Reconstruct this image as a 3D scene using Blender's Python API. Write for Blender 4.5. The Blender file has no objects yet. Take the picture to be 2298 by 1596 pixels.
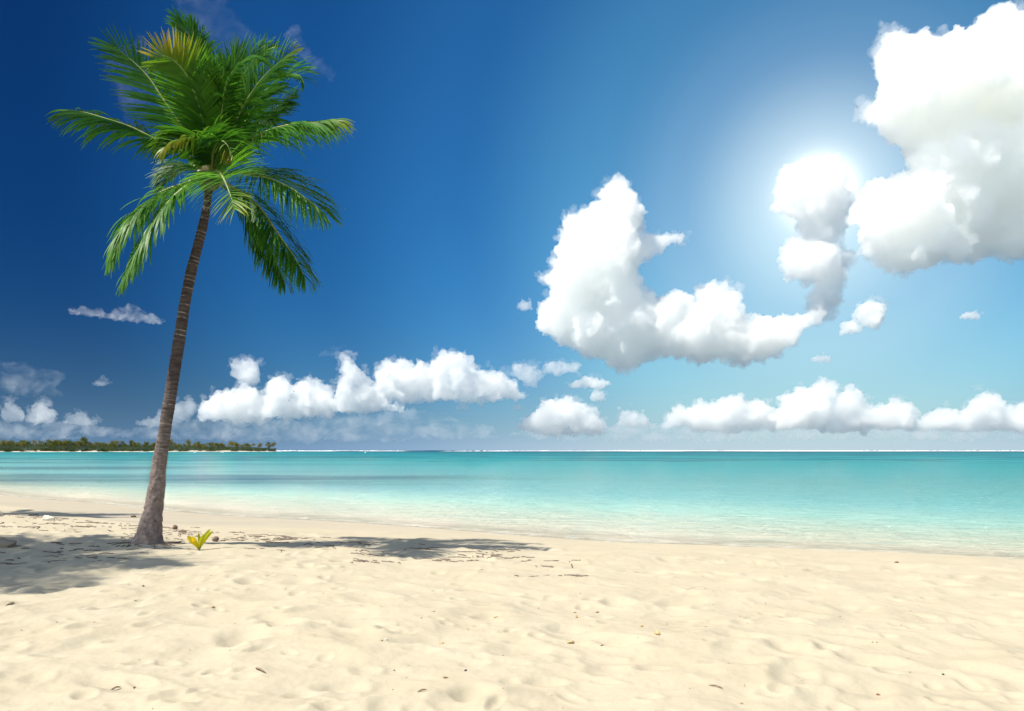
import bpy, bmesh, math, random
import numpy as np
from mathutils import Vector, Matrix

scene = bpy.context.scene
R = math.radians

# ------------------------------------------------------------------ camera
F, CX, HZ, CAM_Z = 1787.0, 1149.0, 1010.5, 1.6
cam_data = bpy.data.cameras.new('camera')
cam_data.lens = 28.0
cam_data.sensor_width = 36.0
cam_data.shift_y = (HZ - 798.0) / 2298.0
cam_data.clip_start = 0.1
cam_data.clip_end = 60000.0
cam = bpy.data.objects.new('camera', cam_data)
scene.collection.objects.link(cam)
cam.location = (0.0, 0.0, CAM_Z)
cam.rotation_euler = (R(90), 0.0, 0.0)
scene.camera = cam

# ------------------------------------------------------------------ daylight
SUN_TO = Vector((3.15, 0.85, -6.6)).normalized()        # the way the light travels
SUN_ELEV = math.asin(-SUN_TO.z)
SUN_AZ = math.atan2(-SUN_TO.x, -SUN_TO.y)              # clockwise from +Y, seen from above
GLOW = Vector(((1838 - CX) / F, 1.0, (HZ - 430) / F)).normalized()

world = bpy.data.worlds.new('World')
scene.world = world
world.use_nodes = True
wt = world.node_tree
wt.nodes.clear()


class NT:
    """small helper for wiring node trees"""
    def __init__(self, tree):
        self.t = tree

    def n(self, kind, **kw):
        nd = self.t.nodes.new(kind)
        for k, v in kw.items():
            setattr(nd, k, v)
        return nd

    def set(self, sock, v):
        if hasattr(v, 'is_output'):
            self.t.links.new(v, sock)
        elif v is not None:
            if sock.type == 'RGBA' and len(v) == 3:
                v = (*v, 1.0)
            sock.default_value = v

    def math(self, op, a, b=None, c=None, clamp=False):
        nd = self.n('ShaderNodeMath', operation=op, use_clamp=clamp)
        for s, v in zip(nd.inputs, (a, b, c)):
            self.set(s, v)
        return nd.outputs[0]

    def vmath(self, op, a, b=None):
        nd = self.n('ShaderNodeVectorMath', operation=op)
        self.set(nd.inputs[0], a)
        if b is not None:
            self.set(nd.inputs[1], b)
        return nd.outputs['Value'] if op in ('DOT_PRODUCT', 'LENGTH', 'DISTANCE') else nd.outputs[0]

    def mix(self, f, a, b, blend='MIX'):
        nd = self.n('ShaderNodeMix', data_type='RGBA', blend_type=blend)
        self.set(nd.inputs[0], f)
        self.set(nd.inputs[6], a)
        self.set(nd.inputs[7], b)
        return nd.outputs[2]

    def ramp(self, f, stops, interp='LINEAR'):
        nd = self.n('ShaderNodeValToRGB')
        cr = nd.color_ramp
        cr.interpolation = interp
        while len(cr.elements) < len(stops):
            cr.elements.new(0.5)
        for e, (p, c) in zip(cr.elements, stops):
            e.position = p
            e.color = (*c, 1.0) if len(c) == 3 else c
        self.set(nd.inputs[0], f)
        return nd.outputs[0]

    def maprange(self, v, a, b, c=0.0, d=1.0, smooth=False):
        nd = self.n('ShaderNodeMapRange', interpolation_type='SMOOTHSTEP' if smooth else 'LINEAR')
        nd.clamp = True
        for i, x in enumerate((v, a, b, c, d)):
            self.set(nd.inputs[i], x)
        return nd.outputs[0]

    def noise(self, vec, scale, detail=4.0, rough=0.55, dist=0.0, out=0):
        nd = self.n('ShaderNodeTexNoise')
        if vec is not None:
            self.set(nd.inputs['Vector'], vec)
        nd.inputs['Scale'].default_value = scale
        nd.inputs['Detail'].default_value = detail
        nd.inputs['Roughness'].default_value = rough
        nd.inputs['Distortion'].default_value = dist
        return nd.outputs[out]


def s2l(*c):
    """sRGB 0-255 to linear"""
    return tuple(((v / 255 + 0.055) / 1.055) ** 2.4 if v > 10 else v / 255 / 12.92 for v in c)


w = NT(wt)
sky = w.n('ShaderNodeTexSky', sky_type='NISHITA')
sky.sun_disc = False
sky.sun_elevation = SUN_ELEV
sky.sun_rotation = SUN_AZ
sky.air_density = 1.0
sky.dust_density = 0.6
sky.ozone_density = 2.0
geo = w.n('ShaderNodeNewGeometry')
view = w.vmath('SCALE', geo.outputs['Incoming'])
view.node.inputs['Scale'].default_value = -1.0
view = w.vmath('NORMALIZE', view)
cosg = w.vmath('DOT_PRODUCT', view, tuple(GLOW))
ang = w.math('DIVIDE', w.math('ARCCOSINE', cosg), math.pi)        # 0..1 for 0..180 degrees from the bright patch
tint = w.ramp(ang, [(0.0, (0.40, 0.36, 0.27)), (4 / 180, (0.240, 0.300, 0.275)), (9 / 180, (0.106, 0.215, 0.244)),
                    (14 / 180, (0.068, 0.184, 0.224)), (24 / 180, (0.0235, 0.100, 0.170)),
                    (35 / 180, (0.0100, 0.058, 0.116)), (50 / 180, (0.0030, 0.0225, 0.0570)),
                    (60 / 180, (0.0030, 0.0210, 0.0530)), (84 / 180, (0.34, 0.34, 0.32)), (104 / 180, (0.72, 0.62, 0.50)), (1.0, (0.72, 0.62, 0.50))], 'EASE')  # last stops: unseen sky behind the view, brightened and whitened to fill shadows
elev = w.n('ShaderNodeSeparateXYZ')
wt.links.new(view, elev.inputs[0])
low = w.math('POWER', w.math('SUBTRACT', 1.0, w.math('ABSOLUTE', elev.outputs['Z']), clamp=True), w.maprange(ang, 10 / 180, 26 / 180, 6.5, 18.0))
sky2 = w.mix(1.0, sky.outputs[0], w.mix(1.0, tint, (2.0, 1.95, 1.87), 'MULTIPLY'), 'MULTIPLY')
haze_c = w.ramp(ang, [(0.0, (0.68, 0.76, 0.76)), (22 / 180, (0.48, 0.62, 0.73)), (32 / 180, (0.29, 0.44, 0.63)),
                      (45 / 180, (0.15, 0.27, 0.44)), (80 / 180, (0.12, 0.24, 0.40)), (1.0, (0.25, 0.38, 0.55))])
haze10 = w.mix(1.0, haze_c, (3.3, 3.3, 3.3), 'MULTIPLY')
sky3 = w.mix(w.math('MULTIPLY', low, 0.94), sky2, haze10)
# the veiled sun itself: a small very bright disc with its aureole
deg = w.math('MULTIPLY', ang, 180.0)
g1 = w.math('MULTIPLY', w.math('EXPONENT', w.math('MULTIPLY', w.math('POWER', w.math('DIVIDE', deg, 1.3), 2.0), -1.0)), 12.0)
g2 = w.math('MULTIPLY', w.math('EXPONENT', w.math('MULTIPLY', w.math('DIVIDE', deg, 2.7), -1.0)), 3.0)
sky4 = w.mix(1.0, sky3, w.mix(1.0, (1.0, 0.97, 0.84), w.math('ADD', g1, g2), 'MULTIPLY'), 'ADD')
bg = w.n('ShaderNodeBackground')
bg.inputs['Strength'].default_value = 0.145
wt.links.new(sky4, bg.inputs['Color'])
wo = w.n('ShaderNodeOutputWorld')
wt.links.new(bg.outputs[0], wo.inputs['Surface'])

sun_data = bpy.data.lights.new('sun', 'SUN')
sun_data.energy = 3.2
sun_data.angle = R(0.53)
sun_data.color = (1.0, 0.95, 0.83)
sun = bpy.data.objects.new('sun', sun_data)
scene.collection.objects.link(sun)
sun.rotation_euler = SUN_TO.to_track_quat('-Z', 'Y').to_euler()
sun.location = (-20, -5, 40)

vs = scene.view_settings
vs.view_transform = 'Standard'
vs.look = 'None'
vs.gamma = 1.0
vs.exposure = 1.14
vs.use_curve_mapping = False
cy = scene.cycles
cy.max_bounces = 160
cy.volume_bounces = 160
cy.diffuse_bounces = 4
cy.transparent_max_bounces = 64
cy.use_denoising = True
cy.sample_clamp_indirect = 3.0
# ------------------------------------------------------------------ helpers
rng = np.random.default_rng(7)
_G = rng.normal(size=(4096, 3)).astype(np.float32)
_G /= np.linalg.norm(_G, axis=1, keepdims=True)


def perlin(p, seed=0):
    """vectorised gradient noise, p (n,3) -> about -1..1"""
    p = np.asarray(p, dtype=np.float64)
    i = np.floor(p).astype(np.int64)
    f = (p - i).astype(np.float32)
    u = f * f * f * (f * (f * 6 - 15) + 10)
    out = np.zeros(len(p), dtype=np.float32)
    for dx in (0, 1):
        wx = u[:, 0] if dx else 1 - u[:, 0]
        for dy in (0, 1):
            wy = u[:, 1] if dy else 1 - u[:, 1]
            for dz in (0, 1):
                wz = u[:, 2] if dz else 1 - u[:, 2]
                h = ((i[:, 0] + dx) * 73856093 ^ (i[:, 1] + dy) * 19349663 ^ (i[:, 2] + dz) * 83492791 ^ seed * 2654435)
                h = (h ^ (h >> 13)) * 1274126177
                g = _G[(h ^ (h >> 16)) & 4095]
                out += wx * wy * wz * (g[:, 0] * (f[:, 0] - dx) + g[:, 1] * (f[:, 1] - dy) + g[:, 2] * (f[:, 2] - dz))
    return out * 1.6


def fbm(p, octaves=4, gain=0.5, lac=2.03, seed=0):
    a, s, out = 1.0, 1.0, 0.0
    for k in range(octaves):
        out = out + a * perlin(p * s, seed + k)
        a *= gain
        s *= lac
    return out


def grid_faces(nu, nv):
    a = np.arange(nu * nv).reshape(nv, nu)
    return np.stack([a[:-1, :-1], a[:-1, 1:], a[1:, 1:], a[1:, :-1]], -1).reshape(-1, 4)


def mesh_np(name, verts, faces, smooth=True):
    """mesh from numpy arrays; faces is (n,3) or (n,4)"""
    me = bpy.data.meshes.new(name)
    k = faces.shape[1]
    me.vertices.add(len(verts))
    me.vertices.foreach_set('co', np.ascontiguousarray(verts, dtype=np.float32).ravel())
    me.loops.add(faces.size)
    me.loops.foreach_set('vertex_index', np.ascontiguousarray(faces, dtype=np.int32).ravel())
    me.polygons.add(len(faces))
    me.polygons.foreach_set('loop_start', np.arange(0, faces.size, k, dtype=np.int32))
    me.polygons.foreach_set('loop_total', np.full(len(faces), k, dtype=np.int32))
    me.update(calc_edges=True)
    me.polygons.foreach_set('use_smooth', np.full(len(faces), smooth, dtype=bool))
    return me


def attr(me, name, vals):
    a = me.attributes.new(name, 'FLOAT', 'POINT')
    a.data.foreach_set('value', np.ascontiguousarray(vals, dtype=np.float32))


def add(name, me, mat=None, parent=None, loc=(0, 0, 0)):
    o = bpy.data.objects.new(name, me)
    scene.collection.objects.link(o)
    if mat is not None and not me.materials:
        me.materials.append(mat)
    o.location = loc
    o.parent = parent
    return o


def tag(o, label=None, cat=None, group=None, kind=None):
    for k, v in (('label', label), ('category', cat), ('group', group), ('kind', kind)):
        if v:
            o[k] = v
    return o


def empty(name, loc=(0, 0, 0)):
    o = bpy.data.objects.new(name, None)
    o.empty_display_size = 0.2
    scene.collection.objects.link(o)
    o.location = loc
    return o


def spot(u, v, d):
    """world point at distance d (along Y) seen in the direction (u, v)"""
    return np.array([(u - CX) / F * d, d, CAM_Z + (HZ - v) / F * d])


def new_mat(name):
    m = bpy.data.materials.new(name)
    m.use_nodes = True
    m.node_tree.nodes.clear()
    t = NT(m.node_tree)
    out = t.n('ShaderNodeOutputMaterial')
    return m, t, out


# ------------------------------------------------------------------ clouds: closed billowing hulls filled with scattering droplets
def ico(sub):
    bm = bmesh.new()
    bmesh.ops.create_icosphere(bm, subdivisions=sub, radius=1.0)
    v = np.array([x.co[:] for x in bm.verts])
    f = np.array([[q.index for q in p.verts] for p in bm.faces])
    bm.free()
    return v, f


ICO2, ICO1 = ico(2), ico(1)


def cloud_mat(name, density, aniso=0.0, color=(1, 1, 1), patchy=None):
    m, t, out = new_mat(name)
    v = t.n('ShaderNodeVolumePrincipled')
    v.inputs['Color'].default_value = (1.0, 0.9988, 0.9925, 1)
    v.inputs['Density'].default_value = density
    v.inputs['Anisotropy'].default_value = aniso
    if patchy:
        tc = t.n('ShaderNodeTexCoord').outputs['Object']
        n = t.noise(t.vmath('MULTIPLY', tc, (1.0, 1.0, 1.6)), patchy, 4, 0.6, 0.6)
        t.set(v.inputs['Density'], t.math('MULTIPLY', t.maprange(n, 0.36, 0.72, 0.0, 1.0, True), density * 2.6))
    t.t.links.new(v.outputs[0], out.inputs['Volume'])
    return m


def cloud(name, dist, puffs, mat, seed, voxel, k2=12, k3=6, depth=0.55, rough=1.0, base=None, parent=None):
    """puffs: (u, v, radius) in view units; every puff grows smaller ones, all fused into one hull"""
    r_ = np.random.default_rng(seed)
    pts = []
    for (u, v, r) in puffs:
        dd = dist * (1 + r_.uniform(-1, 1) * depth * r / F)
        c = spot(u, v, dd)
        rr = r / F * dist
        pts.append((c, rr * 0.92))
        n2 = int(np.clip(k2 * r / 24, 4, k2 * 1.6))
        for i in range(n2):
            n = r_.normal(size=3)
            n[2] = n[2] * 0.8 + 0.25
            n[1] -= 0.25
            n /= math.sqrt(n @ n)
            f2 = r_.uniform(0.28, 0.52)
            if f2 * r < voxel * 0.9:
                continue
            r2 = rr * f2
            c2 = c + n * rr * r_.uniform(0.68, 0.92)
            pts.append((c2, r2))
            if f2 * r > voxel * 3.0:
                for j in range(k3):
                    n3 = r_.normal(size=3) * 0.8 + n
                    n3 /= math.sqrt(n3 @ n3)
                    pts.append((c2 + n3 * r2 * r_.uniform(0.7, 0.95), r2 * r_.uniform(0.28, 0.5)))
    cen = np.array([p[0] for p in pts])
    rad = np.array([p[1] for p in pts])
    if base is not None:                                   # cumulus bases are level
        zb = spot(0, base, dist)[2]
        low = cen[:, 2] - rad < zb
        cen[low, 2] = np.maximum(cen[low, 2], zb + rad[low] * 0.5)
    big = rad * F / dist > voxel * 3.0
    Vs, Fs, off = [], [], 0
    for (iv, jf), sel in ((ICO2, big), (ICO1, ~big)):
        cc, rc = cen[sel], rad[sel]
        Vs.append((cc[:, None, :] + iv[None] * rc[:, None, None]).reshape(-1, 3))
        Fs.append((jf[None] + (np.arange(len(cc)) * len(iv))[:, None, None]).reshape(-1, 3) + off)
        off += len(cc) * len(iv)
    V, Fc = np.concatenate(Vs), np.concatenate(Fs)
    origin = cen.mean(0)
    me = mesh_np('cloud_raw', V - origin, Fc)
    ob = add('cloud_raw', me)
    md = ob.modifiers.new('r', 'REMESH')
    md.mode = 'VOXEL'
    md.voxel_size = voxel / F * dist
    dg = bpy.context.evaluated_depsgraph_get()
    ev = ob.evaluated_get(dg)
    m2 = bpy.data.meshes.new_from_object(ev)
    n = len(m2.vertices)
    co = np.empty(n * 3, np.float32)
    m2.vertices.foreach_get('co', co)
    co = co.reshape(-1, 3)
    no = np.empty(n * 3, np.float32)
    m2.vertices.foreach_get('normal', no)
    no = no.reshape(-1, 3)
    s = F / dist                                           # view units per metre
    q = (co + origin) * s
    d = 0.0
    for k, (wl, amp) in enumerate(((26, 5.5), (12, 4.2), (6, 2.6), (3.2, 1.3))):
        d = d + amp * (np.abs(perlin(q / wl, seed + k)) * 2 - 0.7)
    warp = np.stack([perlin(q / 45, seed + 9 + a) for a in range(3)], 1) * 9 * rough
    co = co + (no * (d * rough)[:, None] + warp) / s
    m2.vertices.foreach_set('co', co.ravel())
    m2.polygons.foreach_set('use_smooth', np.ones(len(m2.polygons), bool))
    m2.update()
    m2.materials.clear()
    bpy.data.objects.remove(ob)
    o = add(name, m2, mat, parent, loc=tuple(origin - (np.array(parent.location) if parent else 0)))
    return o


# ------------------------------------------------------------------ beach and sea
SEA_Z = -0.45


def shore_y(x):
    x = np.clip(x, -400.0, 60.0)
    q = 19.5 - 0.62 * x + 0.0045 * x * x
    return np.where(x < -60, 72.9 + (-60 - x) * 1.16, q)


def offshore(x, y):
    return (y - shore_y(x)) * 0.85


def smooth(a, b, x):
    t = np.clip((x - a) / (b - a), 0, 1)
    return t * t * (3 - 2 * t)


def swash(x):
    """width of the strip that the waves keep wet: broad in the bay, narrow on the steeper right-hand shore"""
    return np.interp(x, [-9.0, 3.0], [4.15, 1.1])


def beach_s(x, y):
    s = offshore(x, y)
    s = s + 0.35 * np.sin(x * 0.55 + 0.6) * smooth(4, -2, s) + 0.25 * np.sin(x * 0.21 + y * 0.13)
    w_ = swash(x)
    return np.where(s > 0, s, np.where(s > -w_, s * 4.15 / w_, s + w_ - 4.15))


def ground_base(x, y):
    return np.interp(beach_s(x, y), [-60, -20, -9.5, -4.7, -4.15, -0.2, 12, 40, 200], [0.30, 0.07, 0.0, -0.195, -0.27, -0.44, -1.05, -2.2, -3.0])


def make_sand():
    ap = -3.0
    ucore = np.linspace(-0.68, 0.68, 940)
    uside = 0.68 + np.cumsum(0.004 * 1.10 ** np.arange(40))
    U = np.concatenate([-uside[::-1], ucore, uside])
    Y = [-2.4]
    while Y[-1] < 75:
        yy = Y[-1]
        Y.append(yy + (0.15 if yy < 3.4 else max(0.017, yy * yy / 2300)))
    Y = np.array(Y)
    UU, YY = np.meshgrid(U, Y)
    XX = (YY - ap) * UU
    x, y = XX.ravel(), YY.ravel()
    s = offshore(x, y)
    bs = beach_s(x, y)
    dry = smooth(-4.3, -6.6, bs)
    z = ground_base(x, y)
    p = np.stack([x, y, np.zeros_like(x)], 1)
    wx = p + 0.25 * np.stack([perlin(p * 1.3, 31), perlin(p * 1.3, 32), 0 * x], 1)
    far = smooth(26, 9, y)
    relief = 0.045 * perlin(wx / 2.6, 1) + 0.034 * perlin(wx / 1.05, 2)
    bill = np.abs(perlin(wx * np.array([1 / 0.95, 1 / 0.70, 1]), 3))
    relief += 0.062 * (0.45 - np.sqrt(bill * bill + 0.0025))
    bill2 = np.abs(perlin(wx * np.array([1 / 0.42, 1 / 0.34, 1]) + 5, 4))
    relief += 0.017 * (0.4 - np.sqrt(bill2 * bill2 + 0.002)) + 0.0055 * perlin(p / 0.13, 5) + 0.0028 * perlin(p / 0.05, 7)
    z = z + relief * (0.10 + 0.90 * dry) * (0.35 + 0.65 * far)
    Z = z.reshape(XX.shape)
    # footprints and scoops
    r_ = np.random.default_rng(11)
    DRY = dry.reshape(XX.shape)
    for k in range(1250):
        yc = 2.5 + 15.0 * r_.random() ** 1.25
        xc = r_.uniform(-0.72, 0.72) * (yc + 2)
        if beach_s(np.array(xc), np.array(yc)) > -6.0:
            continue
        big = 1.0 if k < 330 else 0.42
        a, b, th = r_.uniform(0.11, 0.30) * big, r_.uniform(0.08, 0.19) * big, r_.uniform(0, math.pi)
        dep = r_.uniform(0.008, 0.034) * (1 if k < 330 else 0.8) * (0.6 + 2.2 * b / 0.1 * 0.3)
        R_ = a * 2.6
        j0, j1 = np.searchsorted(Y, [yc - R_, yc + R_])
        i0, i1 = np.searchsorted(U, [(xc - R_) / (yc - ap), (xc + R_) / (yc - ap)])
        if j1 <= j0 or i1 <= i0:
            continue
        X_, Y_ = XX[j0:j1, i0:i1] - xc, YY[j0:j1, i0:i1] - yc
        e1 = (X_ * math.cos(th) + Y_ * math.sin(th)) / a
        e2 = (-X_ * math.sin(th) + Y_ * math.cos(th)) / b
        d2 = e1 * e1 + e2 * e2
        # steep wall at one end, a low pushed-up rim round it
        Z[j0:j1, i0:i1] += -dep * np.exp(-d2 ** 1.5 * 0.9) * (1 + 0.35 * e1) + 0.42 * dep * np.exp(-(np.sqrt(d2) - 1.55) ** 2 * 5.0) * (0.7 - 0.3 * e1)
    z = Z.ravel()
    me = mesh_np('beach', np.stack([x, y, z], 1), grid_faces(len(U), len(Y)))
    attr(me, 'wet', smooth(-4.9, -4.0, bs + 0.16 * perlin(p / 0.8, 6)) * (0.10 + 0.90 * smooth(3, -8, x)))
    me.update()

    def height(px, py):
        j = np.clip(np.searchsorted(Y, py), 1, len(Y) - 1)
        i = np.clip(np.searchsorted(U, px / (py - ap)), 1, len(U) - 1)
        fy = (py - Y[j - 1]) / (Y[j] - Y[j - 1])
        fx = (px / (py - ap) - U[i - 1]) / (U[i] - U[i - 1])
        return float((Z[j - 1, i - 1] * (1 - fx) + Z[j - 1, i] * fx) * (1 - fy) + (Z[j, i - 1] * (1 - fx) + Z[j, i] * fx) * fy)
    return me, height


def sand_mat():
    m, t, out = new_mat('coral_sand')
    tc = t.n('ShaderNodeTexCoord').outputs['Object']
    b = t.n('ShaderNodeBsdfPrincipled')
    n1 = t.noise(tc, 1.1, 5, 0.6)
    n2 = t.noise(tc, 60.0, 3, 0.7)
    dryc = t.mix(t.maprange(n1, 0.35, 0.7), (0.392, 0.340, 0.247), (0.428, 0.377, 0.281))
    dryc = t.mix(t.maprange(n2, 0.45, 0.75, 0.0, 0.30), dryc, (0.33, 0.27, 0.185))
    at = t.n('ShaderNodeAttribute', attribute_name='wet').outputs['Fac']
    wetc = t.mix(t.maprange(t.noise(t.vmath('MULTIPLY', tc, (0.35, 1.6, 1)), 1.2, 4, 0.6), 0.35, 0.68), (0.37, 0.32, 0.245), (0.43, 0.375, 0.28))
    col = t.mix(at, dryc, wetc)
    t.set(b.inputs['Base Color'], col)
    t.set(b.inputs['Roughness'], t.maprange(at, 0, 1, 0.95, 0.55))
    b.inputs['Specular IOR Level'].default_value = 0.25
    bp = t.n('ShaderNodeBump')
    bp.inputs['Distance'].default_value = 0.01
    t.set(bp.inputs['Strength'], t.maprange(at, 0, 1, 0.35, 0.08))
    h = t.math('ADD', t.noise(tc, 140.0, 3, 0.7), t.math('MULTIPLY', t.noise(tc, 22.0, 4, 0.6), 1.6))
    t.set(bp.inputs['Height'], h)
    t.set(b.inputs['Normal'], bp.outputs[0])
    t.t.links.new(b.outputs[0], out.inputs['Surface'])
    return m


def make_sea():
    ap = -4.0
    U = np.concatenate([-np.geomspace(3.0, 0.72, 26)[:-1], np.linspace(-0.72, 0.72, 760), np.geomspace(0.72, 3.0, 26)[1:]])
    pr = np.concatenate([np.linspace(190, 24, 420), np.geomspace(24, 0.04, 230)[1:]])
    Y = (CAM_Z - SEA_Z) * 796.0 / pr
    UU, YY = np.meshgrid(U, Y)
    x, y = ((YY - ap) * UU).ravel(), YY.ravel()
    s = offshore(x, y)
    th = math.atan(0.62)
    al, ac = x * math.cos(th) - y * math.sin(th), x * math.sin(th) + y * math.cos(th)
    p = np.stack([al, ac, np.zeros_like(x)], 1)
    amp = smooth(400, 60, y)
    z = SEA_Z + amp * (0.035 * perlin(p * np.array([0.12, 0.36, 1]), 41) * smooth(0, 14, s)
                       + 0.026 * perlin(p * np.array([0.5, 1.5, 1]) + 9, 42) * smooth(-1, 9, s)
                       + 0.011 * perlin(p * np.array([1.6, 3.8, 1]) + 4, 43) * smooth(-0.5, 5, s))
    dep = z - ground_base(x, y)
    me = mesh_np('sea', np.stack([x, y, z], 1), grid_faces(len(U), len(Y)))
    attr(me, 'depth', dep)
    attr(me, 'off', np.log10(1 + np.maximum(s, 0)) / 4)
    # beds of dark seagrass and coral heads below the surface
    q = np.stack([x, y, np.zeros_like(x)], 1)
    wob = perlin(q * np.array([0.045, 0.11, 1]), 51)
    band = np.exp(-np.abs((y - 58 - 4 * wob + 0.10 * (x + 25)) / (12 + 4 * wob)) ** 3) * smooth(4, -12, x + 6 * wob) * (0.75 + 0.35 * perlin(q * np.array([0.08, 0.4, 1]), 52))
    band2 = np.exp(-((y - 92 - 6 * wob) / 9) ** 2) * smooth(-28, -42, x + 6 * wob) * 0.7
    n = fbm(q * np.array([0.0085, 0.042, 1]) + 3, 3, 0.55, seed=53)
    pat = smooth(0.04, 0.40, n) * smooth(90, 140, y) * 0.85
    ny = np.log(y) * 26
    far = smooth(0.10, 0.48, fbm(np.stack([x / y * 7, ny * 0.55, 0 * x], 1), 3, 0.5, seed=57)) * smooth(100, 170, y) * 0.75
    attr(me, 'bed', np.clip(np.maximum.reduce([band, band2, pat * 0.8, far]), 0, 1))
    return me


def sea_mat():
    m, t, out = new_mat('lagoon_water')
    tc = t.n('ShaderNodeTexCoord').outputs['Object']
    off = t.n('ShaderNodeAttribute', attribute_name='off').outputs['Fac']
    dep = t.n('ShaderNodeAttribute', attribute_name='depth').outputs['Fac']
    bed = t.n('ShaderNodeAttribute', attribute_name='bed').outputs['Fac']
    L = lambda s: math.log10(1 + s) / 4
    K = 0.50
    c = lambda *v: tuple(a * K for a in s2l(*v))
    col = t.ramp(off, [(L(0), (0.475, 0.418, 0.308)), (L(2.0), (0.462, 0.452, 0.350)), (L(5), (0.360, 0.440, 0.350)), (L(9), (0.265, 0.450, 0.390)), (L(16), (0.140, 0.358, 0.356)),
                       (L(34), (0.086, 0.278, 0.286)), (L(60), c(86, 190, 195)), (L(90), c(72, 184, 190)), (L(190), c(62, 176, 184)), (L(430), c(50, 158, 170)),
                       (L(640), c(42, 128, 143)), (L(1000), c(36, 98, 118)), (L(2600), c(36, 86, 116))])
    wob = t.noise(t.vmath('MULTIPLY', tc, (0.02, 0.09, 1)), 1.0, 4, 0.6)
    col = t.mix(t.maprange(wob, 0.42, 0.70, 0.0, 0.25), col, t.mix(1.0, col, (0.62, 0.80, 0.86), 'MULTIPLY'))
    col = t.mix(t.math('MULTIPLY', bed, 0.9), col, c(44, 108, 132))
    # wavelets
    v1 = t.vmath('MULTIPLY', tc, (0.55, 1.3, 1))
    n1 = t.noise(v1, 1.6, 4, 0.62)
    n2 = t.noise(t.vmath('MULTIPLY', tc, (1.3, 4.6, 1)), 1.9, 4, 0.65, 0.4)
    h = t.math('ADD', n1, t.math('MULTIPLY', n2, 0.55))
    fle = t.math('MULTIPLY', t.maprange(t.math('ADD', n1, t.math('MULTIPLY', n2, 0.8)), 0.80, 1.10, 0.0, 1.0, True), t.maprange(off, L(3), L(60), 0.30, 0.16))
    col = t.mix(fle, col, t.mix(1.0, col, (1.55, 1.30, 1.28), 'MULTIPLY'))  # glints on the wavelet crests, painted into the diffuse colour
    col = t.mix(t.maprange(n1, 0.50, 0.30, 0.0, 0.45), col, t.mix(1.0, col, (0.70, 0.86, 0.90), 'MULTIPLY'))  # shading of the wavelet troughs, also painted into the colour
    bp = t.n('ShaderNodeBump')
    bp.inputs['Strength'].default_value = 0.8
    bp.inputs['Distance'].default_value = 0.55
    t.set(bp.inputs['Height'], h)
    d = t.n('ShaderNodeBsdfDiffuse')
    t.set(d.inputs['Color'], col)
    t.set(d.inputs['Normal'], bp.outputs[0])
    g = t.n('ShaderNodeBsdfGlossy')
    g.inputs['Roughness'].default_value = 0.06
    g.inputs['Color'].default_value = (1, 1, 1, 1)
    t.set(g.inputs['Normal'], bp.outputs[0])
    mx = t.n('ShaderNodeMixShader')
    mx.inputs[0].default_value = 0.135
    t.t.links.new(d.outputs[0], mx.inputs[1])
    t.t.links.new(g.outputs[0], mx.inputs[2])
    # foam of the last wave on the sand
    fo = t.math('MULTIPLY', t.maprange(dep, 0.045, 0.015, 0, 1), t.maprange(t.noise(t.vmath('MULTIPLY', tc, (1, 1, 1)), 2.6, 5, 0.7), 0.40, 0.62), clamp=True)
    fd = t.n('ShaderNodeBsdfDiffuse')
    fd.inputs['Color'].default_value = (0.80, 0.80, 0.76, 1)
    mf = t.n('ShaderNodeMixShader')
    t.set(mf.inputs[0], t.math('MULTIPLY', fo, 0.5))
    t.t.links.new(mx.outputs[0], mf.inputs[1])
    t.t.links.new(fd.outputs[0], mf.inputs[2])
    tr = t.n('ShaderNodeBsdfTransparent')
    ma = t.n('ShaderNodeMixShader')
    al = t.math('ADD', t.maprange(dep, 0.0, 0.02, 0.0, 0.75), t.maprange(dep, 0.02, 0.10, 0.0, 0.25))
    t.set(ma.inputs[0], t.math('MAXIMUM', al, t.math('MULTIPLY', fo, 0.55)))
    t.t.links.new(tr.outputs[0], ma.inputs[1])
    t.t.links.new(mf.outputs[0], ma.inputs[2])
    t.t.links.new(ma.outputs[0], out.inputs['Surface'])
    return m


sand_me, HEIGHT = make_sand()
tag(add('beach_ground', sand_me, sand_mat()), kind='structure')
tag(add('sea_water', make_sea(), sea_mat()), kind='structure')


def inside(p, poly):
    x, y = p[:, 0], p[:, 1]
    c = np.zeros(len(p), bool)
    n = len(poly)
    for i in range(n):
        (x1, y1), (x2, y2) = poly[i], poly[(i + 1) % n]
        if y1 != y2:
            c ^= ((y1 > y) != (y2 > y)) & (x < (x2 - x1) * (y - y1) / (y2 - y1) + x1)
    return c


def edge_dist(p, poly):
    d = np.full(len(p), 1e9)
    n = len(poly)
    for i in range(n):
        a, b = np.array(poly[i], float), np.array(poly[(i + 1) % n], float)
        ab = b - a
        t = np.clip(((p - a) @ ab) / (ab @ ab), 0, 1)
        d = np.minimum(d, np.linalg.norm(p - (a + t[:, None] * ab), axis=1))
    return d


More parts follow.
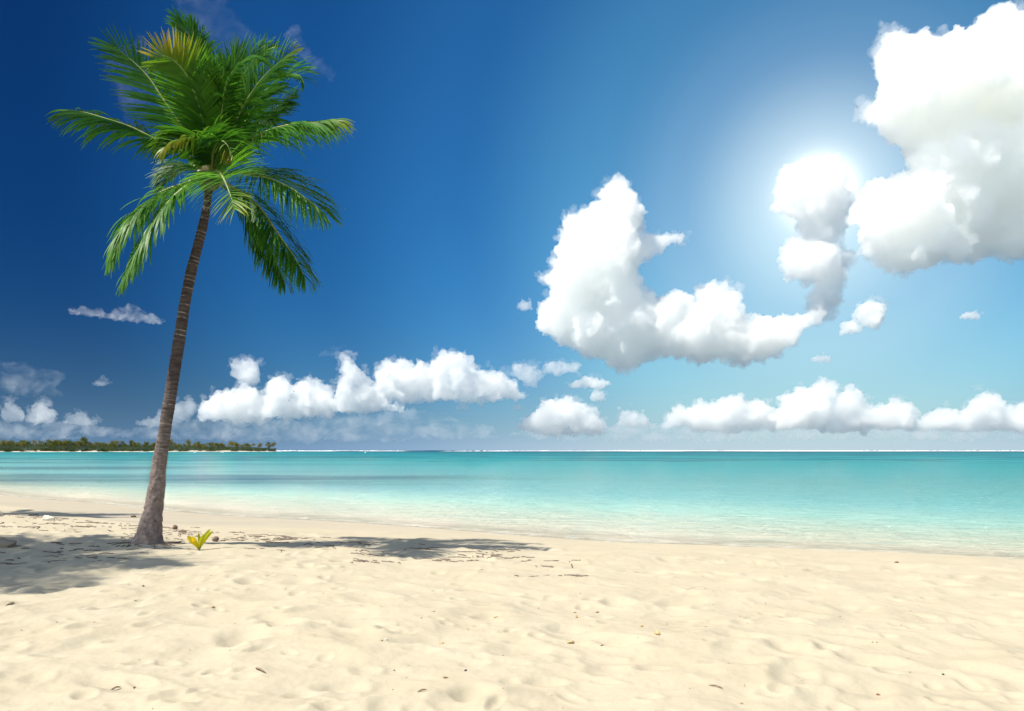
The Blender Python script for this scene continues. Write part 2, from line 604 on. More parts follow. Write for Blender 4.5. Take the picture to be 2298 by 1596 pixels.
def fill(poly, seed, rmax=60.0, rmin=5.0, cover=0.72, shreds=0):
    """puffs (u, v, r) that together fill an outline"""
    r_ = np.random.default_rng(seed)
    P = np.array(poly, float)
    lo, hi = P.min(0), P.max(0)
    q = r_.uniform(lo, hi, size=(9000, 2))
    q = q[inside(q, poly)]
    d = edge_dist(q, poly)
    ok = d > rmin * 0.8
    q, d = q[ok], d[ok]
    r = np.minimum(d * 1.04 + 2.0, rmax)
    out, free = [], np.ones(len(q), bool)
    for i in np.argsort(-r):
        if free[i]:
            out.append((q[i, 0], q[i, 1], r[i]))
            free &= np.linalg.norm(q - q[i], axis=1) > max(r[i] * cover, rmin * 0.8)
    # torn shreds drifting just off the edge
    n = len(poly)
    for k in range(int(shreds)):
        i = r_.integers(n)
        t = r_.random()
        e = np.array(poly[i]) * (1 - t) + np.array(poly[(i + 1) % n]) * t
        if e[1] > 0.35 * lo[1] + 0.65 * hi[1]:
            continue
        rr = r_.uniform(2.5, 6.5)
        out.append((e[0] + r_.normal() * 5, e[1] + r_.normal() * 4, rr))
    return out


def unit_(v):
    return v / (math.sqrt(float(v @ v)) + 1e-9)


TAU = 0.058                                                # optical depth of dense cloud per view unit
CLOUDS = [
    # name, label, distance, density, voxel, rmax, k2, k3, outline
    ('cumulus_cloud', 'tall white cumulus cloud with a tower at its end, in the middle of the sky', 5200, 1.0, 3.2, 54, 12, 6,
     [(1385, 398), (1408, 420), (1432, 440), (1440, 490), (1430, 540), (1455, 545), (1450, 590), (1430, 615), (1445, 650), (1475, 668),
      (1510, 665), (1555, 680), (1562, 650), (1600, 645), (1645, 635), (1660, 660), (1655, 695), (1680, 720), (1740, 712), (1800, 700),
      (1840, 690), (1862, 700), (1850, 725), (1800, 745), (1775, 780), (1720, 810), (1640, 812), (1560, 818), (1500, 800), (1450, 815),
      (1410, 838), (1370, 825), (1320, 800), (1270, 780), (1235, 760), (1205, 730), (1215, 690), (1235, 660), (1230, 620), (1250, 580),
      (1262, 520), (1270, 490), (1300, 478), (1340, 470), (1345, 440), (1360, 415)]),
    ('cumulus_cloud', 'ragged white cloud arm reaching sideways from the tall cumulus tower', 5200, 1.2, 2.2, 14, 9, 4,
     [(1430, 520), (1450, 515), (1480, 532), (1510, 525), (1542, 522), (1532, 545), (1505, 548), (1490, 568), (1460, 582), (1435, 565)]),
    ('cumulus_cloud', 'huge bright cloud filling the upper corner of the sky above the sea', 4300, 0.9, 4.4, 85, 11, 6,
     [(1967, 110), (1985, 78), (2015, 72), (2040, 95), (2080, 102), (2130, 90), (2180, 72), (2215, 45), (2260, 35), (2298, 20), (2420, 40),
      (2440, 500), (2340, 575), (2298, 580), (2250, 575), (2200, 592), (2130, 590), (2060, 606), (1990, 598), (1965, 570), (1940, 530),
      (1912, 500), (1918, 450), (1940, 420), (1955, 445), (1990, 430), (2030, 400), (2045, 370), (2030, 345), (1995, 310), (1970, 280),
      (1925, 262), (1920, 248), (1960, 240), (1985, 225), (1990, 180), (1980, 140)]),
    ('cumulus_cloud', 'glaring white cloud column in front of the sun', 5600, 0.75, 3.2, 60, 11, 6,
     [(1720, 365), (1745, 385), (1780, 370), (1840, 350), (1890, 365), (1905, 400), (1905, 450), (1890, 500), (1880, 560), (1912, 585),
      (1895, 630), (1878, 660), (1876, 722), (1822, 728), (1812, 672), (1825, 640), (1780, 625), (1755, 590), (1750, 565), (1765, 530),
      (1800, 545), (1790, 500), (1750, 480), (1735, 440), (1760, 400)]),
    ('cumulus_cloud', 'low rounded cumulus nearest the palm trunk in the cumulus bank', 9400, 0.9, 2.2, 24, 12, 6,
     [(440, 930), (450, 900), (480, 880), (515, 872), (545, 868), (580, 872), (600, 885), (615, 905), (610, 932), (520, 936)]),
    ('cumulus_cloud', 'second cumulus heap of the bank counted from the palm trunk', 9100, 0.9, 2.2, 24, 12, 6,
     [(590, 925), (595, 870), (610, 845), (628, 838), (645, 850), (655, 862), (680, 852), (705, 850), (725, 862), (745, 870), (760, 900), (750, 925)]),
    ('cumulus_cloud', 'cumulus heap with a sharp upright peak in the bank', 9000, 0.9, 2.2, 22, 12, 6,
     [(745, 915), (752, 860), (765, 840), (758, 805), (770, 793), (785, 800), (800, 822), (820, 828), (830, 850), (845, 872), (870, 885), (910, 895), (905, 912)]),
    ('cumulus_cloud', 'broad cumulus heap between the sharp peak and the tallest heap', 9300, 0.9, 2.2, 26, 12, 6,
     [(835, 885), (832, 850), (850, 825), (880, 815), (905, 812), (930, 818), (960, 812), (985, 830), (1005, 850), (1010, 885), (960, 895), (890, 893)]),
    ('cumulus_cloud', 'tallest cumulus heap at the open end of the bank', 8900, 0.9, 2.2, 26, 12, 6,
     [(970, 880), (968, 820), (985, 793), (1010, 785), (1035, 788), (1055, 805), (1070, 828), (1100, 828), (1120, 838), (1150, 845), (1175, 862),
      (1195, 872), (1170, 885), (1110, 893), (1050, 888)]),
    ('cumulus_cloud', 'rounded cream cloud head rising behind the low cumulus bank', 10500, 0.7, 2.2, 20, 10, 5,
     [(515, 805), (545, 800), (575, 812), (585, 840), (590, 860), (560, 870), (535, 860), (520, 840)]),
    ('cumulus_cloud', 'long low cumulus above the breakers, below the tail of the tall cumulus', 9500, 1.0, 2.4, 24, 12, 6,
     [(1475, 945), (1495, 918), (1520, 905), (1545, 912), (1580, 900), (1620, 898), (1655, 885), (1675, 898), (1720, 905), (1755, 915), (1780, 950), (1600, 958)]),
    ('cumulus_cloud', 'highest heaped cumulus of the group just above the breakers', 9300, 1.0, 2.4, 26, 12, 6,
     [(1735, 955), (1745, 905), (1760, 888), (1785, 880), (1800, 865), (1825, 868), (1845, 852), (1870, 856), (1885, 880), (1905, 862), (1930, 872),
      (1950, 895), (1985, 900), (2010, 888), (2040, 895), (2055, 915), (2060, 955)]),
    ('cumulus_cloud', 'cumulus with one upright head at the edge of the frame above the breakers', 9600, 1.0, 2.4, 24, 12, 6,
     [(2050, 950), (2070, 925), (2110, 908), (2140, 918), (2170, 912), (2190, 890), (2215, 878), (2235, 888), (2250, 912), (2298, 900), (2360, 905),
      (2400, 930), (2400, 958), (2200, 960)]),
    ('cumulus_cloud', 'small heaped cumulus standing between the two low cloud banks', 9000, 1.1, 2.0, 26, 11, 6,
     [(1150, 945), (1200, 930), (1215, 900), (1260, 895), (1300, 905), (1340, 925), (1370, 945), (1350, 962), (1250, 965), (1180, 957)]),
    ('cumulus_cloud', 'flat lens of cloud under the tall cumulus', 8000, 1.2, 1.8, 14, 9, 4,
     [(1272, 862), (1300, 848), (1340, 848), (1385, 865), (1340, 873), (1280, 873)]),
    ('cumulus_cloud', 'tiny rounded cloud just above the small heaped cumulus', 8500, 1.2, 1.8, 14, 9, 4,
     [(1318, 900), (1330, 876), (1350, 876), (1368, 902)]),
    ('cumulus_cloud', 'low torn cloud next to the small heaped cumulus', 9200, 0.8, 2.0, 16, 9, 4,
     [(1380, 955), (1395, 925), (1420, 920), (1445, 935), (1470, 960), (1420, 965)]),
    ('cumulus_cloud', 'small upright cloud scrap below the huge bright cloud', 4500, 1.2, 2.0, 22, 9, 5,
     [(1925, 685), (1955, 672), (1985, 680), (1978, 740), (1945, 742), (1925, 720), (1935, 748), (1868, 750), (1895, 725), (1920, 715)]),
    ('cumulus_cloud', 'lone little puff of cloud in the pale sky over the heaped cumulus', 6000, 1.3, 1.8, 10, 9, 4,
     [(2145, 716), (2165, 700), (2195, 702), (2202, 718)]),
    ('cumulus_cloud', 'lone little puff beside the foot of the tall cumulus', 5600, 1.0, 1.8, 12, 9, 4,
     [(1156, 692), (1172, 670), (1192, 676), (1196, 698)]),
    ('cumulus_cloud', 'thin scrap of cloud under the tail of the tall cumulus', 6000, 1.2, 1.8, 10, 9, 4,
     [(1812, 812), (1835, 795), (1872, 806), (1850, 816)]),
    ('cumulus_cloud', 'upper wisp clinging to the side of the tall cumulus', 5300, 0.5, 1.8, 12, 9, 4,
     [(1222, 592), (1236, 558), (1252, 566), (1248, 596)]),
    ('cumulus_cloud', 'lower wisp clinging to the side of the tall cumulus', 5300, 0.5, 1.8, 12, 9, 4,
     [(1200, 632), (1215, 612), (1236, 616), (1236, 648), (1220, 640)]),
    ('cumulus_cloud', 'ragged end cloud of the low bank beneath the tall cumulus', 8800, 0.5, 2.0, 22, 9, 5,
     [(1140, 832), (1165, 815), (1200, 820), (1228, 850), (1200, 872), (1165, 850)]),
    ('cumulus_cloud', 'small flat-based cloud tucked under the tall cumulus', 8000, 0.6, 2.0, 18, 9, 5,
     [(1212, 832), (1235, 806), (1262, 812), (1300, 816), (1292, 840), (1240, 840)]),
    ('cumulus_cloud', 'dim cloud head over the far palms at the edge of the frame', 10500, 0.30, 2.0, 18, 10, 5,
     [(0, 940), (8, 912), (20, 900), (45, 906), (58, 935), (40, 945)]),
    ('cumulus_cloud', 'dim double cloud head over the far palms', 10500, 0.35, 2.0, 22, 10, 5,
     [(58, 950), (72, 908), (95, 897), (118, 918), (122, 950), (90, 958)]),
    ('cumulus_cloud', 'low dim cloud heap over the far palms, next to the palm trunk', 10800, 0.3, 2.0, 14, 10, 5,
     [(132, 952), (160, 930), (185, 922), (200, 938), (238, 946), (200, 958)]),
    ('cumulus_cloud', 'low hazy cloud heap seen behind the palm trunk', 10800, 0.3, 2.0, 16, 10, 5,
     [(290, 955), (325, 938), (352, 930), (395, 900), (430, 898), (445, 925), (420, 950), (350, 962)]),
    ('wispy_cloud', 'pale lens-shaped cloud streak beside the middle of the trunk', 6000, 0.28, 1.8, 16, 6, 3,
     [(118, 690), (200, 691), (245, 700), (268, 686), (292, 682), (320, 690), (345, 712), (400, 727), (340, 730), (270, 719), (190, 709)]),
    ('wispy_cloud', 'faint cloud veil over the far palms', 9000, 0.06, 2.6, 22, 6, 3,
     [(0, 812), (40, 810), (80, 825), (150, 832), (130, 860), (145, 878), (60, 880), (0, 872)]),
    ('wispy_cloud', 'small faint cloud between the far palms and the trunk', 9000, 0.28, 1.8, 12, 6, 3,
     [(198, 862), (225, 845), (250, 850), (263, 862), (230, 868)]),
    ('wispy_cloud', 'slanting faint streak above the low cumulus bank', 9000, 0.10, 1.8, 10, 5, 3,
     [(688, 808), (730, 786), (775, 773), (795, 780), (740, 800)]),
    ('wispy_cloud', 'thin teal-white wisp next to the palm crown', 6000, 0.035, 2.4, 22, 6, 3,
     [(635, 80), (660, 50), (680, 55), (685, 100), (715, 130), (755, 165), (745, 190), (700, 165), (665, 120)]),
    ('wispy_cloud', 'very faint veil of cloud behind the top of the palm', 6500, 0.009, 3.4, 42, 6, 3,
     [(370, -30), (470, -40), (560, 60), (600, 130), (520, 130), (450, 110), (400, 40)]),
    ('wispy_cloud', 'very faint veil of cloud along the leafy side of the palm', 6500, 0.010, 3.4, 40, 6, 3,
     [(230, 140), (280, 100), (340, 80), (360, 150), (330, 300), (300, 330), (270, 240)]),
    ('wispy_cloud', 'long low hazy cloud layer under the cumulus bank', 12000, 0.13, 3.0, 20, 6, 3,
     [(230, 985), (300, 958), (420, 940), (600, 935), (800, 925), (930, 915), (1010, 930), (1100, 955), (1150, 985), (900, 992), (500, 992)]),
    ('wispy_cloud', 'long low hazy cloud layer under the heaped cumulus clouds', 12000, 0.24, 3.0, 20, 6, 3,
     [(1120, 986), (1180, 962), (1300, 955), (1400, 945), (1500, 950), (1700, 945), (1900, 940), (2050, 948), (2200, 942), (2330, 945), (2420, 960), (2420, 990), (1800, 992), (1400, 992)]),
    ('wispy_cloud', 'low hazy veil over the far palms', 12000, 0.13, 3.0, 20, 6, 3,
     [(-80, 985), (-80, 940), (60, 938), (180, 948), (290, 962), (240, 985), (100, 990)]),
    ('cumulus_cloud', 'small ring-shaped puff under the end of the low bank', 9000, 0.7, 1.8, 9, 8, 4,
     [(1018, 922), (1028, 902), (1045, 900), (1056, 920)]),
    ('cumulus_cloud', 'tiny puff just beside the small ring-shaped puff', 9000, 0.6, 1.6, 6, 7, 3,
     [(1068, 922), (1074, 910), (1084, 920)]),
    ('cumulus_cloud', 'tiny flat puff above the small heaped cumulus end', 9000, 0.7, 1.6, 7, 7, 3,
     [(1142, 918), (1155, 907), (1170, 910), (1168, 920)]),
]
for k, (nm, lab, dist, den, vox, rmax, k2, k3, poly) in enumerate(CLOUDS):
    if 8800 < dist < 9700 and rmax >= 22:                  # deep, level bases for the low banks
        mid = sum(v for _, v in poly) / len(poly)
        poly = [(u, v + 14 if v > mid else v) for u, v in poly]
    cm = cloud_mat('cloud_droplets', (0.036 if nm == 'wispy_cloud' else TAU) * den * F / dist, 0.35, patchy=(F / dist / 46 if nm == 'wispy_cloud' else None))
    o = cloud(nm, dist, fill(poly, 100 + k, rmax, shreds=(len(poly) * 1.2 if nm == 'cumulus_cloud' else 0)), cm, 20 + k, vox, k2=k2, k3=k3, rough=min(1.0, rmax / 45 + 0.25))
    tag(o, lab, 'cloud', 'clouds in the sky')
    if nm == 'cumulus_cloud' and rmax >= 14 and 'glaring' not in lab:               # thin ragged mist torn off the edge
        r_ = np.random.default_rng(700 + k)
        P = np.array(poly, float)
        cen = P.mean(0)
        per = np.linalg.norm(np.roll(P, -1, 0) - P, axis=1)
        fr = []
        for j in range(int(per.sum() / 11)):
            i = r_.choice(len(P), p=per / per.sum())
            t = r_.random()
            e = P[i] * (1 - t) + P[(i + 1) % len(P)] * t
            if e[1] > cen[1] + 0.10 * (P[:, 1].max() - cen[1]):
                continue
            out_ = unit_(e - cen)
            q = e + out_ * abs(r_.normal()) * rmax * 0.06 + r_.normal(size=2) * 3
            fr.append((q[0], q[1], r_.uniform(6.0, 11.0) + rmax * 0.16 * r_.random()))
        fm = cloud_mat('cloud_mist', 0.011 * F / dist, 0.35)
        if fr:
            cloud('fringe', dist, fr, fm, 300 + k, 2.2, k2=6, k3=0, depth=1.5, rough=1.0, parent=o)['kind'] = 'stuff'


# ------------------------------------------------------------------ the coconut palm
def catmull(P, n):
    P = np.asarray(P, float)
    Q = np.vstack([2 * P[0] - P[1], P, 2 * P[-1] - P[-2]])
    seg = len(P) - 1
    t = np.linspace(0, seg, n)
    i = np.minimum(t.astype(int), seg - 1)
    f = (t - i)[:, None]
    a, b, c, d = Q[i], Q[i + 1], Q[i + 2], Q[i + 3]
    return 0.5 * (2 * b + (c - a) * f + (2 * a - 5 * b + 4 * c - d) * f ** 2 + (3 * b - a - 3 * c + d) * f ** 3)


def resample(C, n):
    L = np.concatenate([[0], np.cumsum(np.linalg.norm(np.diff(C, axis=0), axis=1))])
    t = np.linspace(0, L[-1], n)
    return np.stack([np.interp(t, L, C[:, k]) for k in range(3)], 1), L[-1]


def unit(v):
    return v / (np.linalg.norm(v, axis=-1, keepdims=True) + 1e-12)


def tube(C, rad, sides, flat=1.0):
    """verts, faces of a tapering tube along C"""
    C = np.asarray(C, float)
    n = len(C)
    T = unit(np.gradient(C, axis=0))
    ref = np.array([0.0, 1.0, 0.0]) if abs(T[0][1]) < 0.9 else np.array([1.0, 0, 0])
    B = unit(np.cross(T, ref))
    N = np.cross(B, T)
    a = np.linspace(0, 2 * math.pi, sides, endpoint=False)
    rad = np.broadcast_to(np.asarray(rad, float), (n,)) if np.ndim(rad) < 2 else rad
    rr = rad[:, None] if rad.ndim == 1 else rad
    V = C[:, None, :] + rr[..., None] * (np.cos(a)[None, :, None] * B[:, None, :] + flat * np.sin(a)[None, :, None] * N[:, None, :])
    V = V.reshape(-1, 3)
    F_ = []
    for j in range(sides):
        k = (j + 1) % sides
        i = np.arange(n - 1) * sides
        F_.append(np.stack([i + j, i + k, i + k + sides, i + j + sides], 1))
    Fc = np.concatenate(F_)
    V = np.vstack([V, C[:1], C[-1:]])
    return V, Fc


def leaf_mat(name, transl=0.38):
    m, t, out = new_mat(name)
    gold = t.n('ShaderNodeAttribute', attribute_name='gold').outputs['Fac']
    var = t.n('ShaderNodeAttribute', attribute_name='shade').outputs['Fac']
    col = t.ramp(var, [(0.0, (0.020, 0.078, 0.014)), (0.5, (0.042, 0.158, 0.018)), (1.0, (0.090, 0.245, 0.020))])
    col = t.mix(t.math('MINIMUM', gold, 1.0), col, t.ramp(t.math('SUBTRACT', gold, 1.0, clamp=True), [(0.0, (0.52, 0.34, 0.022)), (1.0, (0.62, 0.47, 0.22))]))
    b = t.n('ShaderNodeBsdfPrincipled')
    t.set(b.inputs['Base Color'], col)
    b.inputs['Roughness'].default_value = 0.45
    b.inputs['Specular IOR Level'].default_value = 0.22
    tl = t.n('ShaderNodeBsdfTranslucent')
    t.set(tl.inputs['Color'], t.mix(1.0, col, (1.55, 1.45, 0.8), 'MULTIPLY'))
    mx = t.n('ShaderNodeMixShader')
    mx.inputs[0].default_value = transl
    t.t.links.new(b.outputs[0], mx.inputs[1])
    t.t.links.new(tl.outputs[0], mx.inputs[2])
    t.t.links.new(mx.outputs[0], out.inputs['Surface'])
    return m


def simple_mat(name, c1, c2, scale, rough=0.8, bump=0.3, dist=0.01, spec=0.3, detail=5):
    m, t, out = new_mat(name)
    tc = t.n('ShaderNodeTexCoord').outputs['Object']
    b = t.n('ShaderNodeBsdfPrincipled')
    n = t.noise(tc, scale, detail, 0.62)
    t.set(b.inputs['Base Color'], t.mix(t.maprange(n, 0.36, 0.66), c1, c2))
    b.inputs['Roughness'].default_value = rough
    b.inputs['Specular IOR Level'].default_value = spec
    bp = t.n('ShaderNodeBump')
    bp.inputs['Strength'].default_value = bump
    bp.inputs['Distance'].default_value = dist
    t.set(bp.inputs['Height'], n)
    t.set(b.inputs['Normal'], bp.outputs[0])
    t.t.links.new(b.outputs[0], out.inputs['Surface'])
    return m


LEAF = leaf_mat('palm_leaf')
RACHIS = simple_mat('leaf_stalk', (0.16, 0.22, 0.05), (0.30, 0.30, 0.10), 14, 0.5, 0.1)


def make_frond(path, parent, origin, seed, hint=(0, 0, 1), lmax=0.80, pairs=98, droop=0.55, vang=0.25, gold=0.0, gold_side=0, gold_from=0.6,
               green=0.5, start=0.13, messy=1.0, wid=0.0185, spread=1.0):
    r_ = np.random.default_rng(seed)
    C, L = resample(catmull(path, 80), 60)
    C = C - origin
    tt = np.linspace(0, 1, 60)
    rad = 0.030 * (1 - tt) ** 0.8 + 0.0035
    V, Fc = tube(C, rad, 6, 0.7)
    fr = add('frond', mesh_np('frond', V, Fc), RACHIS, parent)
    T = unit(np.gradient(C, axis=0))
    H = np.array(hint, float)
    N = unit(H[None] - (T @ H)[:, None] * T)
    B = np.cross(T, N)
    VV, FF, gl, sh, nv = [], [], [], [], 0
    nseg = 6
    for side in (-1, 1):
        for k in range(pairs):
            t = start + (1 - start) * (k + r_.uniform(0, 0.7)) / pairs
            t = min(t, 0.995)
            fi = t * 59
            i = int(fi)
            f = fi - i
            P = C[i] * (1 - f) + C[min(i + 1, 59)] * f
            Ti, Ni, Bi = T[i], N[i], B[i]
            prof = np.interp(t, [0.1, 0.2, 0.38, 0.6, 0.8, 0.93, 1.0], [0.45, 0.72, 1.0, 0.98, 0.80, 0.58, 0.36])
            ln = 0.94 * lmax * prof * r_.uniform(0.84, 1.10)
            al = np.interp(t, [0.1, 0.5, 0.9, 1.0], [1.15, 0.95, 0.58 + 0.36 * (spread - 1), 0.28 + 0.8 * (spread - 1)]) + r_.normal() * 0.07 * messy
            va = vang + r_.normal() * 0.16 * messy
            d = math.cos(al) * Ti + math.sin(al) * (side * math.cos(va) * Bi + math.sin(va) * Ni)
            d = d + r_.normal(size=3) * 0.035 * messy
            d /= np.linalg.norm(d)
            g = droop * r_.uniform(0.6, 1.5)
            q = P.copy()
            st = ln / nseg
            wmax = wid * r_.uniform(0.8, 1.2) * (0.55 + 0.45 * prof)
            kink = r_.random() < 0.10 * messy
            for j in range(nseg + 1):
                x = j / nseg
                wd = Ti - (Ti @ d) * d
                wd /= (np.linalg.norm(wd) + 1e-9)
                wd = wd * 0.86 + np.cross(d, wd) * 0.5 * side
                hw = wmax * (1 - x ** 2.2) * (0.55 + 0.45 * min(1, x * 5)) + 0.0015
                VV.append(q - wd * hw)
                VV.append(q + wd * hw)
                gg = gold if (gold_side == 0 or gold_side == side) else gold * 0.15
                gg = gg * np.clip((t - gold_from) / 0.18, 0, 1) * np.clip(0.15 + 1.15 * x, 0, 1) + 0.42 * max(0, x - 0.82) * r_.random()
                gl += [gg, gg]
                q = q + d * st
                d = d + np.array([0, 0, -1.0]) * g * (0.10 + 0.34 * x) * (2.4 if kink and j > 2 else 1.0)
                d /= np.linalg.norm(d)
            base = green + r_.normal() * 0.15
            sh += [base] * (2 * (nseg + 1))
            a = nv + np.arange(nseg) * 2
            FF.append(np.stack([a, a + 1, a + 3, a + 2], 1))
            nv += 2 * (nseg + 1)
    me = mesh_np('leaflets', np.array(VV), np.concatenate(FF))
    attr(me, 'gold', np.array(gl))
    attr(me, 'shade', np.clip(np.array(sh), 0, 1))
    lf = add('leaflets', me, LEAF, fr)
    lf['kind'] = 'stuff'
    return fr


D0 = 13.55
PALM_X = (331 - CX) / F * D0
PALM_BASE = np.array([PALM_X, D0, HEIGHT(PALM_X, D0) - 0.06])
palm = empty('palm_tree', tuple(PALM_BASE))
tag(palm, 'tall leaning coconut palm with a full green crown standing on the sand', 'palm tree', 'coconut palms on the beach')


def pp(u, v, dy=0.0):
    return spot(u, v, D0 + dy)


def bark_mat():
    m, t, out = new_mat('palm_bark')
    tc = t.n('ShaderNodeTexCoord').outputs['Object']
    hgt = t.n('ShaderNodeAttribute', attribute_name='along').outputs['Fac']
    ring = t.n('ShaderNodeAttribute', attribute_name='ring').outputs['Fac']
    b = t.n('ShaderNodeBsdfPrincipled')
    n1 = t.noise(tc, 9.0, 6, 0.65)
    n2 = t.noise(t.vmath('MULTIPLY', tc, (6, 6, 26)), 1.0, 5, 0.65)
    n3 = t.noise(tc, 55.0, 4, 0.7)
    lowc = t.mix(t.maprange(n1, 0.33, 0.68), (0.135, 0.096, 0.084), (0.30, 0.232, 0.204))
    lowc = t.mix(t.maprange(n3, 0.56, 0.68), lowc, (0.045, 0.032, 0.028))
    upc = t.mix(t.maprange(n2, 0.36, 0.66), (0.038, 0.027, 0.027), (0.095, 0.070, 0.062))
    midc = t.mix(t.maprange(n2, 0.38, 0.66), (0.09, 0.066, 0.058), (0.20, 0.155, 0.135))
    col = t.mix(t.maprange(hgt, 0.24, 0.46), midc, upc)  # bark painted darker up the trunk, standing in for shade under the crown
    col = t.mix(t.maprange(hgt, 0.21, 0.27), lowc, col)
    col = t.mix(t.math('MULTIPLY', ring, t.maprange(n1, 0.42, 0.60, 0.10, 0.85)), col, (0.36, 0.31, 0.275))
    t.set(b.inputs['Base Color'], col)
    b.inputs['Roughness'].default_value = 0.85
    b.inputs['Specular IOR Level'].default_value = 0.2
    bp = t.n('ShaderNodeBump')
    bp.inputs['Strength'].default_value = 0.7
    bp.inputs['Distance'].default_value = 0.02
    t.set(bp.inputs['Height'], t.math('ADD', n1, t.math('ADD', t.math('MULTIPLY', n2, 0.6), t.math('MULTIPLY', n3, 0.4))))
    t.set(b.inputs['Normal'], bp.outputs[0])
    t.t.links.new(b.outputs[0], out.inputs['Surface'])
    return m


def make_trunk():
    ctr = [(331, 1236), (334, 1210), (340, 1172), (347, 1130), (353, 1080), (358, 1040), (366, 990), (374, 940), (382, 890), (390, 840), (398, 790),
           (406, 740), (414, 690), (423, 640), (434, 590), (446, 545), (457, 500), (464, 465), (468, 430), (470, 395), (471, 372)]
    wid = [86, 70, 54, 45, 41, 37, 32, 31, 31, 30, 29.5, 29, 28, 27, 25.5, 24, 22.5, 20, 21, 24, 16]
    P = np.array([pp(u, v) for u, v in ctr])
    n = 420
    C = catmull(P, n)
    C, L = resample(C, n)
    al = np.linspace(0, 1, n)
    pl = np.concatenate([[0], np.cumsum(np.linalg.norm(np.diff(P, axis=0), axis=1))])
    rad = np.interp(al * L, pl, np.array(wid)) * 0.415 / F * D0
    sides = 44
    spacing = np.interp(al, [0, 0.3, 0.6, 1.0], [0.11, 0.085, 0.075, 0.05])
    ph = np.cumsum(np.full(n, L / n) / spacing)
    saw = ph % 1.0
    a = np.linspace(0, 2 * math.pi, sides, endpoint=False)
    A, AL = np.meshgrid(a, al * L)
    q = np.stack([np.cos(A).ravel(), np.sin(A).ravel(), AL.ravel()], 1)
    lowm = smooth(0.27, 0.20, al)[:, None]
    rough = (fbm(q * np.array([2.4, 2.4, 4.0]), 4, 0.6, seed=70)).reshape(n, sides)
    pits = smooth(0.30, 0.6, perlin(q * np.array([4.5, 4.5, 11.0]), 75)).reshape(n, sides)
    und = perlin(q * np.array([0.8, 0.8, 2.2]), 77).reshape(n, sides)
    rr = rad[:, None] * np.ones((1, sides))
    rr = rr + (0.007 * (1 - saw) ** 2)[:, None] * (1 - 0.75 * lowm)
    rr = rr + lowm * (0.016 * rough - 0.016 * pits) + (1 - lowm) * 0.003 * rough + 0.006 * und
    # matted roots where it meets the sand
    root = smooth(0.035, 0.0, al)[:, None]
    rr = rr * (1 + root * (0.30 + 0.35 * np.abs(perlin(np.stack([np.cos(a) * 4, np.sin(a) * 4, 0 * a], 1), 81))[None, :]))
    V, Fc = tube(C - PALM_BASE, rr, sides)
    me = mesh_np('trunk', V[:-2], Fc)
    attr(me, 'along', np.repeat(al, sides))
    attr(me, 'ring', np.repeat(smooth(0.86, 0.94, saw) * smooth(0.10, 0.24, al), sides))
    return add('trunk', me, bark_mat(), palm)


